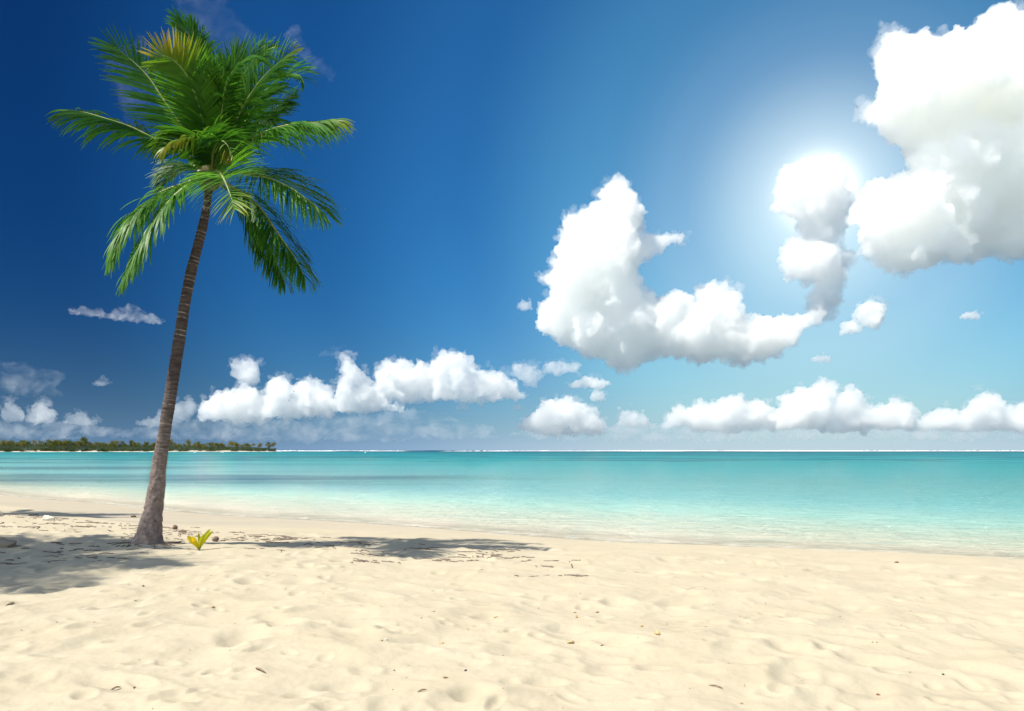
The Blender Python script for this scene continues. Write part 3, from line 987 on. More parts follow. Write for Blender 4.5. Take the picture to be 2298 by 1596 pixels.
make_trunk()
O = PALM_BASE
FR = [
    # path (u, v, metres behind the trunk), options
    ([(472, 385, .05), (462, 290, .25), (456, 190, .5), (444, 118, .6), (425, 80, .6), (398, 42, .5)], dict(hint=(.5, -.7, .2), droop=.35, lmax=.70, green=.45)),
    ([(476, 382, .1), (474, 290, .4), (466, 205, .7), (454, 138, .8), (440, 92, .8), (428, 55, .7)], dict(hint=(-.4, -.8, .2), droop=.35, lmax=.66, green=.35)),
    ([(470, 392, -.1), (458, 290, -.35), (436, 206, -.55), (416, 165, -.65), (392, 138, -.75), (368, 126, -.8), (346, 132, -.85)],
     dict(hint=(.1, -1, .1), droop=.10, vang=.10, lmax=.74, gold=.7, gold_side=1, gold_from=.68, green=.9, pairs=104, messy=.45, spread=1.75)),
    ([(463, 385, 0), (415, 295, .1), (372, 232, .15), (335, 176, .2), (298, 138, .2), (252, 102, .1)], dict(hint=(.2, -.9, .3), droop=.20, lmax=.95, green=.25, messy=.7, pairs=58, wid=.019)),
    ([(463, 396, 0), (418, 348, -.2), (357, 318, -.4), (296, 287, -.5), (244, 269, -.6), (195, 254, -.6), (155, 248, -.6)], dict(hint=(0, -.45, .9), droop=.80, lmax=1.0, vang=-.12, green=.25, spread=1.55)),
    ([(478, 390, 0), (546, 327, -.2), (601, 294, -.4), (663, 278, -.5), (709, 275, -.5), (757, 272, -.5)], dict(hint=(0, -.45, .9), droop=.85, lmax=1.0, vang=-.12, green=.6, gold=.3, gold_from=.84, spread=1.45)),
    ([(480, 385, 0), (510, 330, -.15), (540, 254, -.3), (571, 200, -.4), (600, 164, -.45), (628, 138, -.5), (648, 122, -.5)], dict(hint=(-.3, -.9, .3), droop=.45, lmax=.80, green=.7, gold=.5, gold_from=.88)),
    ([(480, 386, .1), (525, 320, .3), (570, 240, .4), (608, 192, .4), (640, 170, .3), (668, 168, .2), (680, 180, .2)], dict(hint=(0, -.7, .7), droop=.55, lmax=.80, green=.55, spread=1.4)),
    ([(477, 380, 0), (490, 320, -.2), (500, 245, -.5), (509, 190, -.8), (531, 150, -1.0), (562, 128, -1.1), (590, 132, -1.1)], dict(hint=(-.5, -.8, .3), droop=.4, lmax=.74, green=.6)),
    ([(472, 390, -.1), (467, 338, -.5), (452, 313, -.8), (420, 311, -1.0), (392, 318, -1.1), (372, 332, -1.1)], dict(hint=(-.1, -.7, .7), droop=.7, lmax=.72, green=.6, gold=.35, gold_side=-1, gold_from=.55, spread=1.5)),
    ([(474, 390, -.1), (479, 340, -.5), (492, 317, -.8), (508, 324, -1.0), (522, 350, -1.1)], dict(hint=(.2, -.7, .7), droop=.8, lmax=.62, green=.6, gold=.5, gold_side=1, gold_from=.75, spread=1.3, pairs=90)),
    ([(474, 392, -.2), (487, 384, -.8), (501, 400, -1.4), (514, 430, -1.8), (527, 468, -2.0)], dict(hint=(.1, -1, .25), droop=.28, lmax=.92, green=.85, gold=.25, gold_from=.75, spread=1.3, start=.06)),
    ([(479, 396, 0), (530, 388, -.2), (585, 396, -.4), (640, 416, -.5), (690, 448, -.6), (730, 482, -.6)], dict(hint=(0, -.6, .8), droop=.60, lmax=.88, vang=.0, green=.55, spread=1.3)),
    ([(477, 398, .1), (520, 420, .3), (577, 460, .4), (617, 515, .4), (650, 562, .4), (670, 594, .4), (684, 625, .4)], dict(hint=(.4, -.5, .7), droop=.65, lmax=.88, vang=-.05, green=.35, spread=1.2)),
    ([(474, 400, .2), (515, 430, .7), (555, 469, .9), (589, 524, 1.0), (615, 578, 1.0), (638, 632, 1.0)], dict(hint=(.4, -.4, .7), droop=.65, lmax=.82, vang=-.05, green=.2, spread=1.2)),
    ([(465, 396, 0), (418, 411, -.1), (357, 435, -.2), (308, 478, -.3), (273, 521, -.3), (256, 556, -.3), (250, 580, -.3)], dict(hint=(-.4, -.5, .8), droop=.65, lmax=.90, vang=-.05, green=.75, spread=1.2)),
    ([(467, 398, -.1), (430, 412, -.4), (387, 445, -.6), (342, 505, -.7), (312, 558, -.7), (290, 602, -.7), (278, 628, -.7)], dict(hint=(-.5, -.5, .7), droop=.65, lmax=.84, vang=-.05, green=.55, spread=1.2)),
    ([(466, 392, .1), (430, 372, .5), (395, 385, .8), (366, 412, .9)], dict(hint=(-.2, -.4, 1), droop=.7, lmax=.7, green=.35, pairs=90)),
    ([(477, 380, .05), (488, 280, .2), (505, 190, .3), (534, 112, .3)], dict(hint=(-.2, -1, .1), droop=.2, lmax=.66, green=.4)),
    ([(479, 380, .1), (500, 280, .5), (530, 200, .7), (560, 148, .8), (588, 114, .8), (610, 104, .8)], dict(hint=(-.3, -.9, .2), droop=.4, lmax=.66, green=.3)),
    ([(480, 388, .1), (550, 315, .7), (610, 250, 1.0), (650, 218, 1.0)], dict(hint=(-.2, -.7, .6), droop=.6, lmax=.80, green=.2)),
    ([(473, 382, -.1), (470, 300, -.3), (478, 230, -.4), (492, 180, -.5), (515, 155, -.6)], dict(hint=(.3, -.9, .2), droop=.35, lmax=.66, green=.55)),
]
for k, (path, opt) in enumerate(FR):
    make_frond([pp(*p) for p in path], palm, O, 300 + k, **opt)

HUSK = simple_mat('coconut_husk', (0.045, 0.055, 0.018), (0.10, 0.10, 0.035), 9, 0.45, 0.15)
DRYHUSK = simple_mat('dry_husk', (0.13, 0.085, 0.06), (0.27, 0.19, 0.14), 22, 0.8, 0.6)


def nut_mesh(name, r, seed, elong=1.2):
    v, f = ico(3)
    v = v * np.array([1, 1, elong])
    ang_ = np.arctan2(v[:, 1], v[:, 0])
    v = v * (1 + 0.05 * np.cos(3 * ang_) * (1 - np.abs(v[:, 2] / elong)))[:, None] * (1 + 0.03 * perlin(v * 2 + seed, seed))[:, None]
    return mesh_np(name, v * r, f)


nut_me = nut_mesh('coconut', 0.095, 5)
for (u, v, dy) in [(456, 402, -.22), (470, 406, -.28), (486, 400, -.25), (496, 392, -.15), (462, 414, -.2), (480, 412, -.26), (449, 394, -.1)]:
    o = add('coconut', nut_me, HUSK, palm, tuple(pp(u, v, dy) - O))
    o.rotation_euler = (rng.uniform(-.5, .5), rng.uniform(-.5, .5), rng.uniform(0, 6))
# fibrous sheath round the heart of the crown
v, f = ico(3)
v = v * np.array([0.12, 0.12, 0.26]) * (1 + 0.18 * perlin(v * 3, 91))[:, None]
add('leaf_sheath', mesh_np('leaf_sheath', v, f), simple_mat('sheath_fibre', (0.05, 0.036, 0.02), (0.12, 0.09, 0.05), 30, 0.9, 0.8, 0.02), palm, tuple(pp(471, 398) - O))


def copy_tree(o, parent=None):
    c = o.copy()
    scene.collection.objects.link(c)
    c.parent = parent
    for ch in [x for x in scene.objects if x.parent == o]:
        copy_tree(ch, c)
    return c


for (crown, sc, rz, lab) in [((-12.6, 10.9), 1.55, 2.4, 'coconut palm beyond the frame whose crown shades the sand before the leaning palm'),
                             ((-11.1, 9.0), 1.22, 4.6, 'coconut palm beyond the frame nearest to the camera'),
                             ((-17.6, 20.9), 1.25, 1.1, 'coconut palm beyond the frame whose crown shades the far waterline')]:
    c = copy_tree(palm)
    c.location = (crown[0] - 1.05 * sc * math.cos(rz), crown[1] - 1.05 * sc * math.sin(rz), 0.0)
    c.scale = (sc, sc, sc)
    c.rotation_euler = (0, 0, rz)
    c['label'] = lab


# ------------------------------------------------------------------ the far point with its palms, the reef surf, boats and buoys
def point_line(t):
    """waterline of the far palm-covered point, t 0..1 from the frame's edge outwards"""
    x0, y0, x1, y1 = -640.0, 830.0, -322.0, 1105.0
    return np.stack([x0 + (x1 - x0) * t, y0 + (y1 - y0) * t + 14 * np.sin(t * 7), 0 * t], -1)


def make_point():
    nt, nw = 160, 14
    t = np.linspace(-0.25, 1.0, nt)
    P = point_line(t)
    nrm = np.array([-0.654, 0.756, 0])
    tip = np.sqrt(np.clip((1.0 - t) / 0.10, 0, 1))
    V = []
    for j in range(nw):
        w_ = j / (nw - 1)
        off_ = (w_ * 190 * tip)[:, None]
        h = np.interp(w_, [0, 0.03, 0.10, 0.5, 1.0], [-0.6, 0.25, 1.1, 2.0, -0.6]) * np.maximum(tip, 0.05)
        q = P + nrm * off_
        q[:, 2] = SEA_Z + h + 0.2 * perlin(q / 12, 5)
        V.append(q)
    V = np.concatenate(V)
    me = mesh_np('far_point', V, grid_faces(nt, nw)[:, ::-1])
    return me


tag(add('land_point', make_point(), simple_mat('far_sand', (0.50, 0.43, 0.32), (0.60, 0.53, 0.42), 0.08, 0.9, 0.0)), kind='structure')


def foliage_mat(name, a, b, c):
    m, t, out = new_mat(name)
    info = t.n('ShaderNodeObjectInfo').outputs['Random']
    tc = t.n('ShaderNodeTexCoord').outputs['Object']
    n = t.noise(tc, 0.9, 2, 0.5)
    col = t.ramp(t.math('ADD', t.math('MULTIPLY', info, 0.7), t.math('MULTIPLY', n, 0.3)), [(0.1, a), (0.5, b), (0.9, c)])
    d = t.n('ShaderNodeBsdfDiffuse')
    t.set(d.inputs['Color'], col)
    tl = t.n('ShaderNodeBsdfTranslucent')
    t.set(tl.inputs['Color'], col)
    mx = t.n('ShaderNodeMixShader')
    mx.inputs[0].default_value = 0.3
    t.t.links.new(d.outputs[0], mx.inputs[1])
    t.t.links.new(tl.outputs[0], mx.inputs[2])
    t.t.links.new(mx.outputs[0], out.inputs['Surface'])
    return m


FARPALM = foliage_mat('far_palm_leaf', (0.055, 0.075, 0.018), (0.115, 0.120, 0.030), (0.175, 0.150, 0.045))
FARTRUNK = simple_mat('far_trunk', (0.10, 0.085, 0.065), (0.18, 0.15, 0.12), 1.0)
FARBUSH = foliage_mat('far_bush_leaf', (0.030, 0.060, 0.016), (0.055, 0.085, 0.022), (0.10, 0.115, 0.032))


def far_palm_mesh(seed):
    r_ = np.random.default_rng(seed)
    H = r_.uniform(7.6, 10.2)
    bend = r_.uniform(-1.6, 1.6)
    z = np.linspace(0, 1, 9)
    C = np.stack([bend * z ** 1.6, 0.4 * bend * z ** 2, H * z - 0.6 * (1 - z)], 1)
    V, Fc = tube(C, 0.16 - 0.05 * z, 6)
    V = V[:-2]
    nT = len(Fc)
    VV, FF, nv = [V], [Fc], len(V)
    top = C[-1]
    for k in range(17):
        a = k * 2.4 + r_.uniform(-.3, .3)
        up = np.interp(k / 16, [0, 0.45, 1], [1.15, 0.45, -0.55]) + r_.uniform(-.15, .15)
        L = r_.uniform(2.9, 3.9)
        d = np.array([math.cos(a) * math.cos(up), math.sin(a) * math.cos(up), math.sin(up)])
        side = np.array([-math.sin(a), math.cos(a), 0])
        q = top.copy()
        pts = [q.copy()]
        for j in range(6):
            q = q + d * L / 6
            d = d + np.array([0, 0, -0.20])
            d /= np.linalg.norm(d)
            pts.append(q.copy())
        pts = np.array(pts)
        # leaflets as tapering blades along both sides of the rib
        for sd in (-1, 1):
            for j in range(12):
                f = (j + 0.5) / 12 * 5.9
                i = int(f)
                p = pts[i] + (pts[i + 1] - pts[i]) * (f - i)
                tdir = unit(pts[i + 1] - pts[i])
                ln = 0.95 * math.sin(math.pi * (0.12 + 0.80 * (j + 0.5) / 12)) + 0.15
                e = p + (side * sd * 0.62 + tdir * 0.55 + np.array([0, 0, -0.55 - r_.uniform(0, .35)])) * ln
                wv = tdir * 0.13
                VV.append(np.array([p - wv, p + wv, e + wv * 0.3, e - wv * 0.3]))
                FF.append(np.array([[nv, nv + 1, nv + 2, nv + 3]]))
                nv += 4
    me = mesh_np('far_palm', np.concatenate(VV), np.concatenate(FF))
    me.materials.append(FARTRUNK)
    me.materials.append(FARPALM)
    mi = np.ones(len(me.polygons), np.int32)
    mi[:nT] = 0
    me.polygons.foreach_set('material_index', mi)
    return me


def bush_mesh(seed, n=520, rx=3.4, rz=2.4):
    r_ = np.random.default_rng(seed)
    lob = r_.normal(size=(7, 3)) * np.array([rx * 0.5, rx * 0.5, rz * 0.35]) + np.array([0, 0, rz * 0.55])
    c = lob[r_.integers(0, 7, n)] + unit(r_.normal(size=(n, 3))) * (r_.uniform(0.55, 1.0, n)[:, None]) * np.array([rx * 0.45, rx * 0.45, rz * 0.42])
    c[:, 2] = np.abs(c[:, 2])
    a, b = unit(r_.normal(size=(n, 3))), r_.normal(size=(n, 3))
    b = unit(b - (a * b).sum(1, keepdims=True) * a)
    s = r_.uniform(0.16, 0.36, n)[:, None]
    V = np.stack([c - a * s, c + b * s * 0.6, c + a * s, c - b * s * 0.6], 1).reshape(-1, 3)
    return mesh_np('bush', V, np.arange(4 * n).reshape(-1, 4))


r_ = np.random.default_rng(5)
palm_protos = [far_palm_mesh(900 + k) for k in range(7)]
bush_protos = [bush_mesh(930 + k) for k in range(5)]
NRM = np.array([-0.654, 0.756, 0])
BANDS = ['far palm in the taller stretch of the wooded point, before the trunk', 'far palm in the lower middle of the wooded point', 'far palm near the tip of the wooded point']
for k in range(250):
    t = r_.uniform(-0.06, 0.995) ** 1.0
    tip = math.sqrt(min(1, max(0.0, (1 - t) / 0.10)))
    dpt = r_.uniform(8, 60) * tip + 3
    q = point_line(np.array(t)) + NRM * dpt
    sc = r_.uniform(0.80, 1.12) * (1.16 if t < 0.45 else 0.98) * (1.25 if r_.random() < 0.15 else 1.0)
    o = add('palm_tree', palm_protos[k % 7], None, None, (q[0], q[1], SEA_Z + 1.0))
    o.rotation_euler = (0, 0, r_.uniform(0, 6.28))
    o.scale = (sc, sc, sc)
    band = 0 if t < 0.45 else (1 if t < 0.72 else 2)
    tag(o, BANDS[band], 'palm tree', ['palms on the taller stretch of the far point', 'palms in the middle of the far point', 'palms at the tip of the far point'][band])
BUSHES = ['dark green bush at the waterline of the wooded point, taller stretch', 'dark green bush at the waterline towards the tip of the wooded point']
for k in range(130):
    t = r_.uniform(-0.06, 0.985)
    tip = math.sqrt(min(1, max(0.0, (1 - t) / 0.10)))
    dpt = r_.uniform(5, 26) * tip + 2
    q = point_line(np.array(t)) + NRM * dpt
    sc = r_.uniform(0.7, 1.5) * (1.15 if t < 0.35 else 0.85)
    me = bush_protos[k % 5]
    o = add('bush', me, FARBUSH, None, (q[0], q[1], SEA_Z + 0.7))
    o.rotation_euler = (0, 0, r_.uniform(0, 6.28))
    o.scale = (sc, sc, sc)
    band = 0 if t < 0.5 else 1
    tag(o, BUSHES[band], 'bush', ['bushes along the taller stretch of the far point', 'bushes towards the tip of the far point'][band])


def make_undergrowth():
    r_ = np.random.default_rng(77)
    n = 42000
    t = r_.uniform(-0.2, 0.99, n)
    tip = np.sqrt(np.clip((1 - t) / 0.10, 0, 1))
    dp = r_.uniform(16, 120, n) * tip + 4
    q = point_line(t) + NRM * dp[:, None]
    top = np.interp(t, [-0.2, 0.4, 0.75, 1.0], [9.4, 8.4, 7.6, 5.0]) + 1.6 * perlin(q / 14.0, 8)
    q[:, 2] = SEA_Z + 0.6 + top * r_.uniform(0, 1, n) ** 0.7 * np.clip(dp / 26, 0.35, 1)
    a, b = unit(r_.normal(size=(n, 3))), r_.normal(size=(n, 3))
    b = unit(b - (a * b).sum(1, keepdims=True) * a)
    s = r_.uniform(0.35, 0.8, n)[:, None]
    V = np.stack([q - a * s, q + b * s * 0.6, q + a * s, q - b * s * 0.6], 1).reshape(-1, 3)
    return mesh_np('undergrowth', V, np.arange(4 * n).reshape(-1, 4))


tag(add('undergrowth', make_undergrowth(), foliage_mat('far_wood_leaf', (0.030, 0.055, 0.015), (0.05, 0.078, 0.02), (0.08, 0.095, 0.028))),
    'dense green undergrowth between the palms of the far point', 'undergrowth', kind='stuff')


def make_surf():
    """broken white water on the reef: many low ragged ridges"""
    r_ = np.random.default_rng(21)
    VV, FF, nv = [], [], 0
    for k in range(120):
        y = r_.uniform(1650, 2700)
        u = r_.uniform(-0.34, 0.72)
        if -0.16 < u < 0.04 and r_.random() < 0.55 + 0.35 * math.sin(u * 60):
            continue
        L = r_.uniform(30, 150) * (1.0 + 1.3 * (r_.random() < 0.25))
        n = 26
        xs = u * y + np.linspace(-L / 2, L / 2, n)
        prof = np.sin(np.linspace(0, math.pi, n)) ** 0.5
        h = (r_.uniform(0.3, 1.5 if u < 0.14 else 2.9) * prof * (0.6 + 0.9 * perlin(np.stack([xs / 6, 0 * xs + k, 0 * xs], 1), 3))).clip(0.05)
        yy = y + 3 * perlin(np.stack([xs / 25, 0 * xs + k, 0 * xs], 1), 4)
        rows = [np.stack([xs, yy - 2.6 - h, 0 * xs + SEA_Z - 0.1], 1), np.stack([xs, yy - 1.0, SEA_Z + h * 0.8], 1),
                np.stack([xs, yy, SEA_Z + h], 1), np.stack([xs, yy + 2.0, 0 * xs + SEA_Z - 0.1], 1)]
        VV.append(np.concatenate(rows))
        FF.append(grid_faces(n, 4) + nv)
        nv += 4 * n
    return mesh_np('surf', np.concatenate(VV), np.concatenate(FF))


tag(add('surf_foam', make_surf(), simple_mat('white_foam', (0.74, 0.76, 0.76), (0.86, 0.87, 0.86), 0.4, 0.9, 0.2, 0.3)),
    'white surf breaking on the reef along the horizon', 'surf', kind='stuff')

WHITE = simple_mat('boat_paint', (0.74, 0.75, 0.74), (0.80, 0.80, 0.79), 2, 0.35, 0.02)
DARK = simple_mat('dark_paint', (0.03, 0.035, 0.045), (0.06, 0.06, 0.07), 3, 0.5, 0.02)


def make_boat(loc, rz, scale, label):
    root = empty('boat', loc)
    n = 15
    x = np.linspace(-1, 1, n)
    beam = 0.9 * (1 - np.clip(x, 0, 1) ** 2.2) * np.interp(x, [-1, -0.8], [0.86, 1.0])
    sheer = 0.75 + 0.35 * np.clip(x, 0, 1) ** 2
    rows = []
    for a, zz in ((-1.0, 1.0), (-0.86, 0.35), (0.0, -0.25), (0.86, 0.35), (1.0, 1.0)):
        rows.append(np.stack([x * 3.0 + 0.35 * np.clip(x, 0, 1) * zz, beam * a, sheer * zz], 1))
    rows.append(np.stack([x * 2.9, beam * 0.85, sheer * 0.82], 1))
    rows.append(np.stack([x * 2.9, beam * -0.85, sheer * 0.82], 1))
    rows.append(rows[0])
    add('hull', mesh_np('hull', np.concatenate(rows), grid_faces(n, len(rows))), WHITE, root)
    bm = bmesh.new()
    bmesh.ops.create_cube(bm, size=1.0)
    for q in bm.verts:
        q.co = (q.co.x * 1.3 - 0.2 * (q.co.z > 0) * (q.co.x > 0), q.co.y * 1.1, q.co.z * 0.7)
    bmesh.ops.bevel(bm, geom=list(bm.edges), offset=0.08, segments=2, affect='EDGES')
    me = bpy.data.meshes.new('cabin')
    bm.to_mesh(me)
    bm.free()
    add('cabin', me, WHITE, root, (-0.3, 0, 1.05))
    V, Fc = tube(np.array([[-3.1, 0, 0.1], [-3.1, 0, 0.6], [-3.05, 0, 1.1], [-2.95, 0, 1.2]]), np.array([0.10, 0.18, 0.22, 0.05]), 8)
    add('outboard_motor', mesh_np('outboard_motor', V, Fc), DARK, root)
    root.rotation_euler = (0, 0, rz)
    root.scale = (scale,) * 3
    tag(root, label, 'boat', 'boats moored off the far point')


make_boat((-338.0, 730.0, SEA_Z - 0.15), 0.3, 0.95, 'tiny white motor boat moored off the wooded point, clear of its beach')
make_boat((-262.0, 720.0, SEA_Z - 0.15), -0.5, 0.75, 'smaller white motor boat moored between the first boat and the trunk')


def make_buoy(loc, label, mat, s=1.0):
    root = empty('mooring_buoy', loc)
    prof = [(-0.5, 0.05), (-0.35, 0.42), (0.0, 0.55), (0.35, 0.42), (0.5, 0.14), (1.1, 0.10), (1.2, 0.03)]
    V, Fc = tube(np.array([[0, 0, z] for z, _ in prof]), np.array([r for _, r in prof]), 12)
    add('float', mesh_np('float', V, Fc), mat, root)
    V, Fc = tube(np.array([[0, 0, 1.15], [0, 0, 1.5], [0, 0, 1.7]]), np.array([0.04, 0.04, 0.02]), 6)
    add('mast', mesh_np('mast', V, Fc), DARK, root)
    root.scale = (s,) * 3
    tag(root, label, 'buoy', 'buoys off the far point')


make_buoy((-127.0, 560.0, SEA_Z), 'dark buoy standing in the water past the trunk, before the wooded point', DARK, 1.0)
make_buoy((-118.0, 640.0, SEA_Z), 'white buoy floating past the trunk, before the wooded point', WHITE, 1.0)
make_buoy((-255.0, 640.0, SEA_Z), 'white buoy floating close to the moored boats', WHITE, 0.9)


# ------------------------------------------------------------------ things lying on the beach
def onsand(u, v, sink=0.0):
    """the sand under the sight line (u, v)"""
    lo, hi = 2.0, 60.0
    for _ in range(50):
        d = 0.5 * (lo + hi)
        p = spot(u, v, d)
        if p[2] > HEIGHT(p[0], p[1]):
            lo = d
        else:
            hi = d
    p = spot(u, v, d)
    return np.array([p[0], p[1], HEIGHT(p[0], p[1]) - sink])


def lump(name, loc, size, seed, mat, label, cat, group=None, rz=0.0, rough=0.25, sub=3):
    v, f = ico(sub)
    v = v * (1 + rough * fbm(v * 1.3 + seed, 3, 0.5, seed=seed))[:, None] * np.array(size)
    o = add(name, mesh_np(name, v, f), mat, None, tuple(loc))
    o.rotation_euler = (0, 0, rz)
    return tag(o, label, cat, group)


# fallen coconuts
for (u, v, r, lab, rz) in [(393, 1188, 0.055, 'round fallen coconut on bright sand just beside the trunk', 0.4),
                           (484, 1215, 0.050, 'fallen coconut lying in the shade past the yellow seedling', 1.2)]:
    p = onsand(u, v)
    o = add('coconut', nut_mesh('coconut', r, 17 + int(u), 1.25), DRYHUSK, None, (p[0], p[1], p[2] + r * 0.8))
    o.rotation_euler = (1.3, 0.3, rz)
    tag(o, lab, 'coconut', 'fallen coconuts')
p = onsand(410, 1195)
lump('husk_piece', (p[0], p[1], p[2] + 0.02), (0.07, 0.04, 0.04), 41, DRYHUSK, 'broken piece of brown husk between the trunk and the seedling', 'husk', rough=0.5)

# coconut seedling
SEEDLEAF = leaf_mat('seedling_leaf', 0.5)
for nd in SEEDLEAF.node_tree.nodes:                        # brighter, thinner blades than the grown fronds
    if nd.type == 'VALTORGB' and len(nd.color_ramp.elements) == 3:
        nd.color_ramp.elements[2].color = (0.20, 0.33, 0.02, 1)
    elif nd.type == 'VALTORGB':
        nd.color_ramp.elements[0].color = (0.66, 0.50, 0.02, 1)
p = onsand(447, 1234)
seed = empty('coconut_seedling', (p[0], p[1], p[2] - 0.01))
tag(seed, 'small yellow and green coconut seedling sprouting from the sand beside the trunk', 'seedling')


def blade(pts, wid, parent, gold, green, twist=0.0):
    C, L = resample(catmull(pts, 30), 16)
    T = unit(np.gradient(C, axis=0))
    side = unit(np.cross(T, np.array([math.sin(twist), -math.cos(twist), 0.0])[None]))
    up = np.cross(side, T)
    x = np.linspace(0, 1, 16)
    w_ = wid * np.interp(x, [0, 0.15, 0.45, 0.7, 0.92, 1.0], [0.12, 0.25, 0.8, 1.0, 0.6, 0.05])
    rows = []
    for f in (-1, -0.5, 0, 0.5, 1):
        rows.append(C + side * (w_ * f)[:, None] + up * (w_ * 0.35 * abs(f))[:, None])
    V = np.concatenate(rows)
    me = mesh_np('leaf', V, grid_faces(16, 5))
    attr(me, 'gold', np.tile(gold * np.interp(x, [0, 0.3, 1], [0.35, 0.8, 1.0]), 5))
    attr(me, 'shade', np.full(80, green))
    add('leaf', me, SEEDLEAF, parent)


k_ = 0.0072
SP = lambda *q: [(a * k_, b, c * k_) for a, b, c in q]
blade(SP((0, 0, 0), (-6, -.02, 14), (-13, -.05, 24), (-23, -.06, 31)), 0.050, seed, 1.0, 0.9, 0.2)
blade(SP((0, 0, 0), (-3, -.03, 14), (-6, -.06, 24), (-10, -.09, 33)), 0.052, seed, 1.0, 0.95, -0.3)
blade(SP((0, 0, 0), (-1, .02, 15), (-2, .03, 28), (-4, .04, 38)), 0.024, seed, 0.35, 0.95, 0.8)
blade(SP((0, 0, 0), (3, -.02, 14), (8, -.03, 26), (11, -.04, 36)), 0.034, seed, 0.60, 1.0, 0.3)
blade(SP((0, 0, 0), (6, .01, 16), (13, .02, 31), (24, .03, 47)), 0.036, seed, 0.42, 1.0, -0.4)
blade(SP((0, 0, 0), (7, .03, 15), (16, .05, 30), (28, .06, 43)), 0.026, seed, 0.55, 1.0, 0.1)
V, Fc = tube(np.array([[0, 0, -0.03], [0, 0, 0.02], [0.004, 0, 0.06], [0.0, 0, 0.10]]), np.array([0.016, 0.015, 0.013, 0.008]), 8)
add('stem', mesh_np('stem', V, Fc), RACHIS, seed)

CORAL = simple_mat('bleached_coral', (0.52, 0.47, 0.38), (0.70, 0.65, 0.55), 30, 0.9, 0.8, 0.01)
STONE = simple_mat('beach_stone', (0.20, 0.155, 0.115), (0.32, 0.26, 0.20), 14, 0.9, 0.6, 0.01)
RUST = simple_mat('dead_leaf', (0.15, 0.06, 0.035), (0.30, 0.14, 0.08), 18, 0.75, 0.4, 0.01)
TWIG = simple_mat('driftwood', (0.14, 0.09, 0.06), (0.28, 0.20, 0.13), 25, 0.85, 0.5, 0.01)
YCORAL = simple_mat('stained_coral', (0.36, 0.25, 0.10), (0.58, 0.45, 0.24), 40, 0.9, 0.8, 0.01)

p = onsand(8, 1226)
lump('beach_stone', (p[0] - .06, p[1], p[2] + 0.02), (0.24, 0.16, 0.11), 51, STONE, 'brown half-buried stone in the shade at the edge of the frame', 'stone')
p = onsand(108, 1167)
lump('coral_lump', (p[0], p[1], p[2] + 0.03), (0.17, 0.10, 0.075), 52, CORAL, 'white lump of coral lying near the far waterline before the trunk', 'coral', rough=0.5)
p = onsand(300, 1161)
lump('dead_leaf', (p[0], p[1], p[2] + 0.02), (0.075, 0.03, 0.035), 53, RUST, 'curled rusty leaf on the bright sand before the trunk', 'leaf', rough=0.5)
for k, (u, v, sz, lab, mt) in enumerate([
        (991, 1446, .030, 'yellowish coral bit low in the middle of the sand', YCORAL),
        (1293, 1386, .040, 'pale rounded coral bit on the sand below the tall cumulus', YCORAL),
        (1281, 1443, .045, 'stained flat coral piece below the rounded coral bit', YCORAL),
        (1475, 1424, .050, 'spiky ochre coral fragment in a sand hollow', YCORAL),
        (1440, 1406, .026, 'small ochre coral crumb beside the spiky fragment', YCORAL),
        (1112, 1386, .038, 'thin ochre coral sliver lying level on the sand', YCORAL),
        (478, 1364, .030, 'ochre shell bit on the sand below the seedling', YCORAL),
        (866, 1436, .022, 'tiny pale shell standing in the middle sand', CORAL),
        (1045, 1506, .020, 'small black pebble near the bottom of the sand', DARK),
        (322, 1316, .024, 'dark seed lying on the sand below the trunk', DARK),
        (2116, 1514, .020, 'black sliver on the sand near the lower corner', DARK),
        (1970, 1560, .018, 'brown seed in the low corner hollow', RUST),
        (868, 1273, .016, 'pale shell on the sand in front of the long shadow', CORAL),
        (2012, 1263, .05, 'red-brown scrap at the near waterline', RUST)]):
    p = onsand(u, v)
    flat = 0.35 if 'sliver' in lab or 'flat' in lab or 'scrap' in lab else 0.75
    sz = sz * 0.62
    lump('coral_bit' if mt in (YCORAL, CORAL) else 'beach_bit', (p[0], p[1], p[2] + sz * 0.3), (sz, sz * 0.6, sz * flat), 60 + k, mt, lab,
         'coral' if mt is YCORAL else ('shell' if mt is CORAL else 'debris'), rough=0.55, rz=k * 1.7, sub=2)


def stick(name, pts, r0, mat, label, cat, seed):
    C, L = resample(catmull(pts, 30), 18)
    C = C + np.stack([perlin(C * 14 + k, seed) for k in range(3)], 1) * r0 * 0.8
    V, Fc = tube(C, r0 * np.interp(np.linspace(0, 1, 18), [0, .1, .8, 1], [.5, 1, .8, .25]), 7)
    c = V.mean(0)
    return tag(add(name, mesh_np(name, V - c, Fc), mat, None, tuple(c)), label, cat)


for k, (a, b, r, lab) in enumerate([
        ((1244, 1196), (1262, 1189), .020, 'short dark stick pointing up at the water’s edge'.replace('’', ' ').replace(' s edge', ' edge')),
        ((445, 1236), (540, 1228), .006, 'thin straight twig lying behind the foot of the seedling'),
        ((573, 1500), (596, 1512), .010, 'ochre twig lying on the middle sand'),
        ((935, 1554), (958, 1550), .008, 'short brown twig near the bottom of the sand'),
        ((12, 1360), (34, 1354), .012, 'dark twig on the sand at the edge of the frame'),
        ((250, 1548), (272, 1544), .008, 'thin dark twig in the low corner of the sand'),
        ((1590, 1538), (1622, 1548), .007, 'bent twig near the bottom of the sand')]):
    A, B = onsand(*a), onsand(*b)
    M = (A + B) / 2 + np.array([0, 0, 0.012])
    if k == 0:
        B[2] += 0.05
    stick('driftwood_stick' if k == 0 else 'twig', [A, M, B + np.array([0, 0, r])], r * 0.7, TWIG, lab, 'stick' if k == 0 else 'twig', 80 + k)


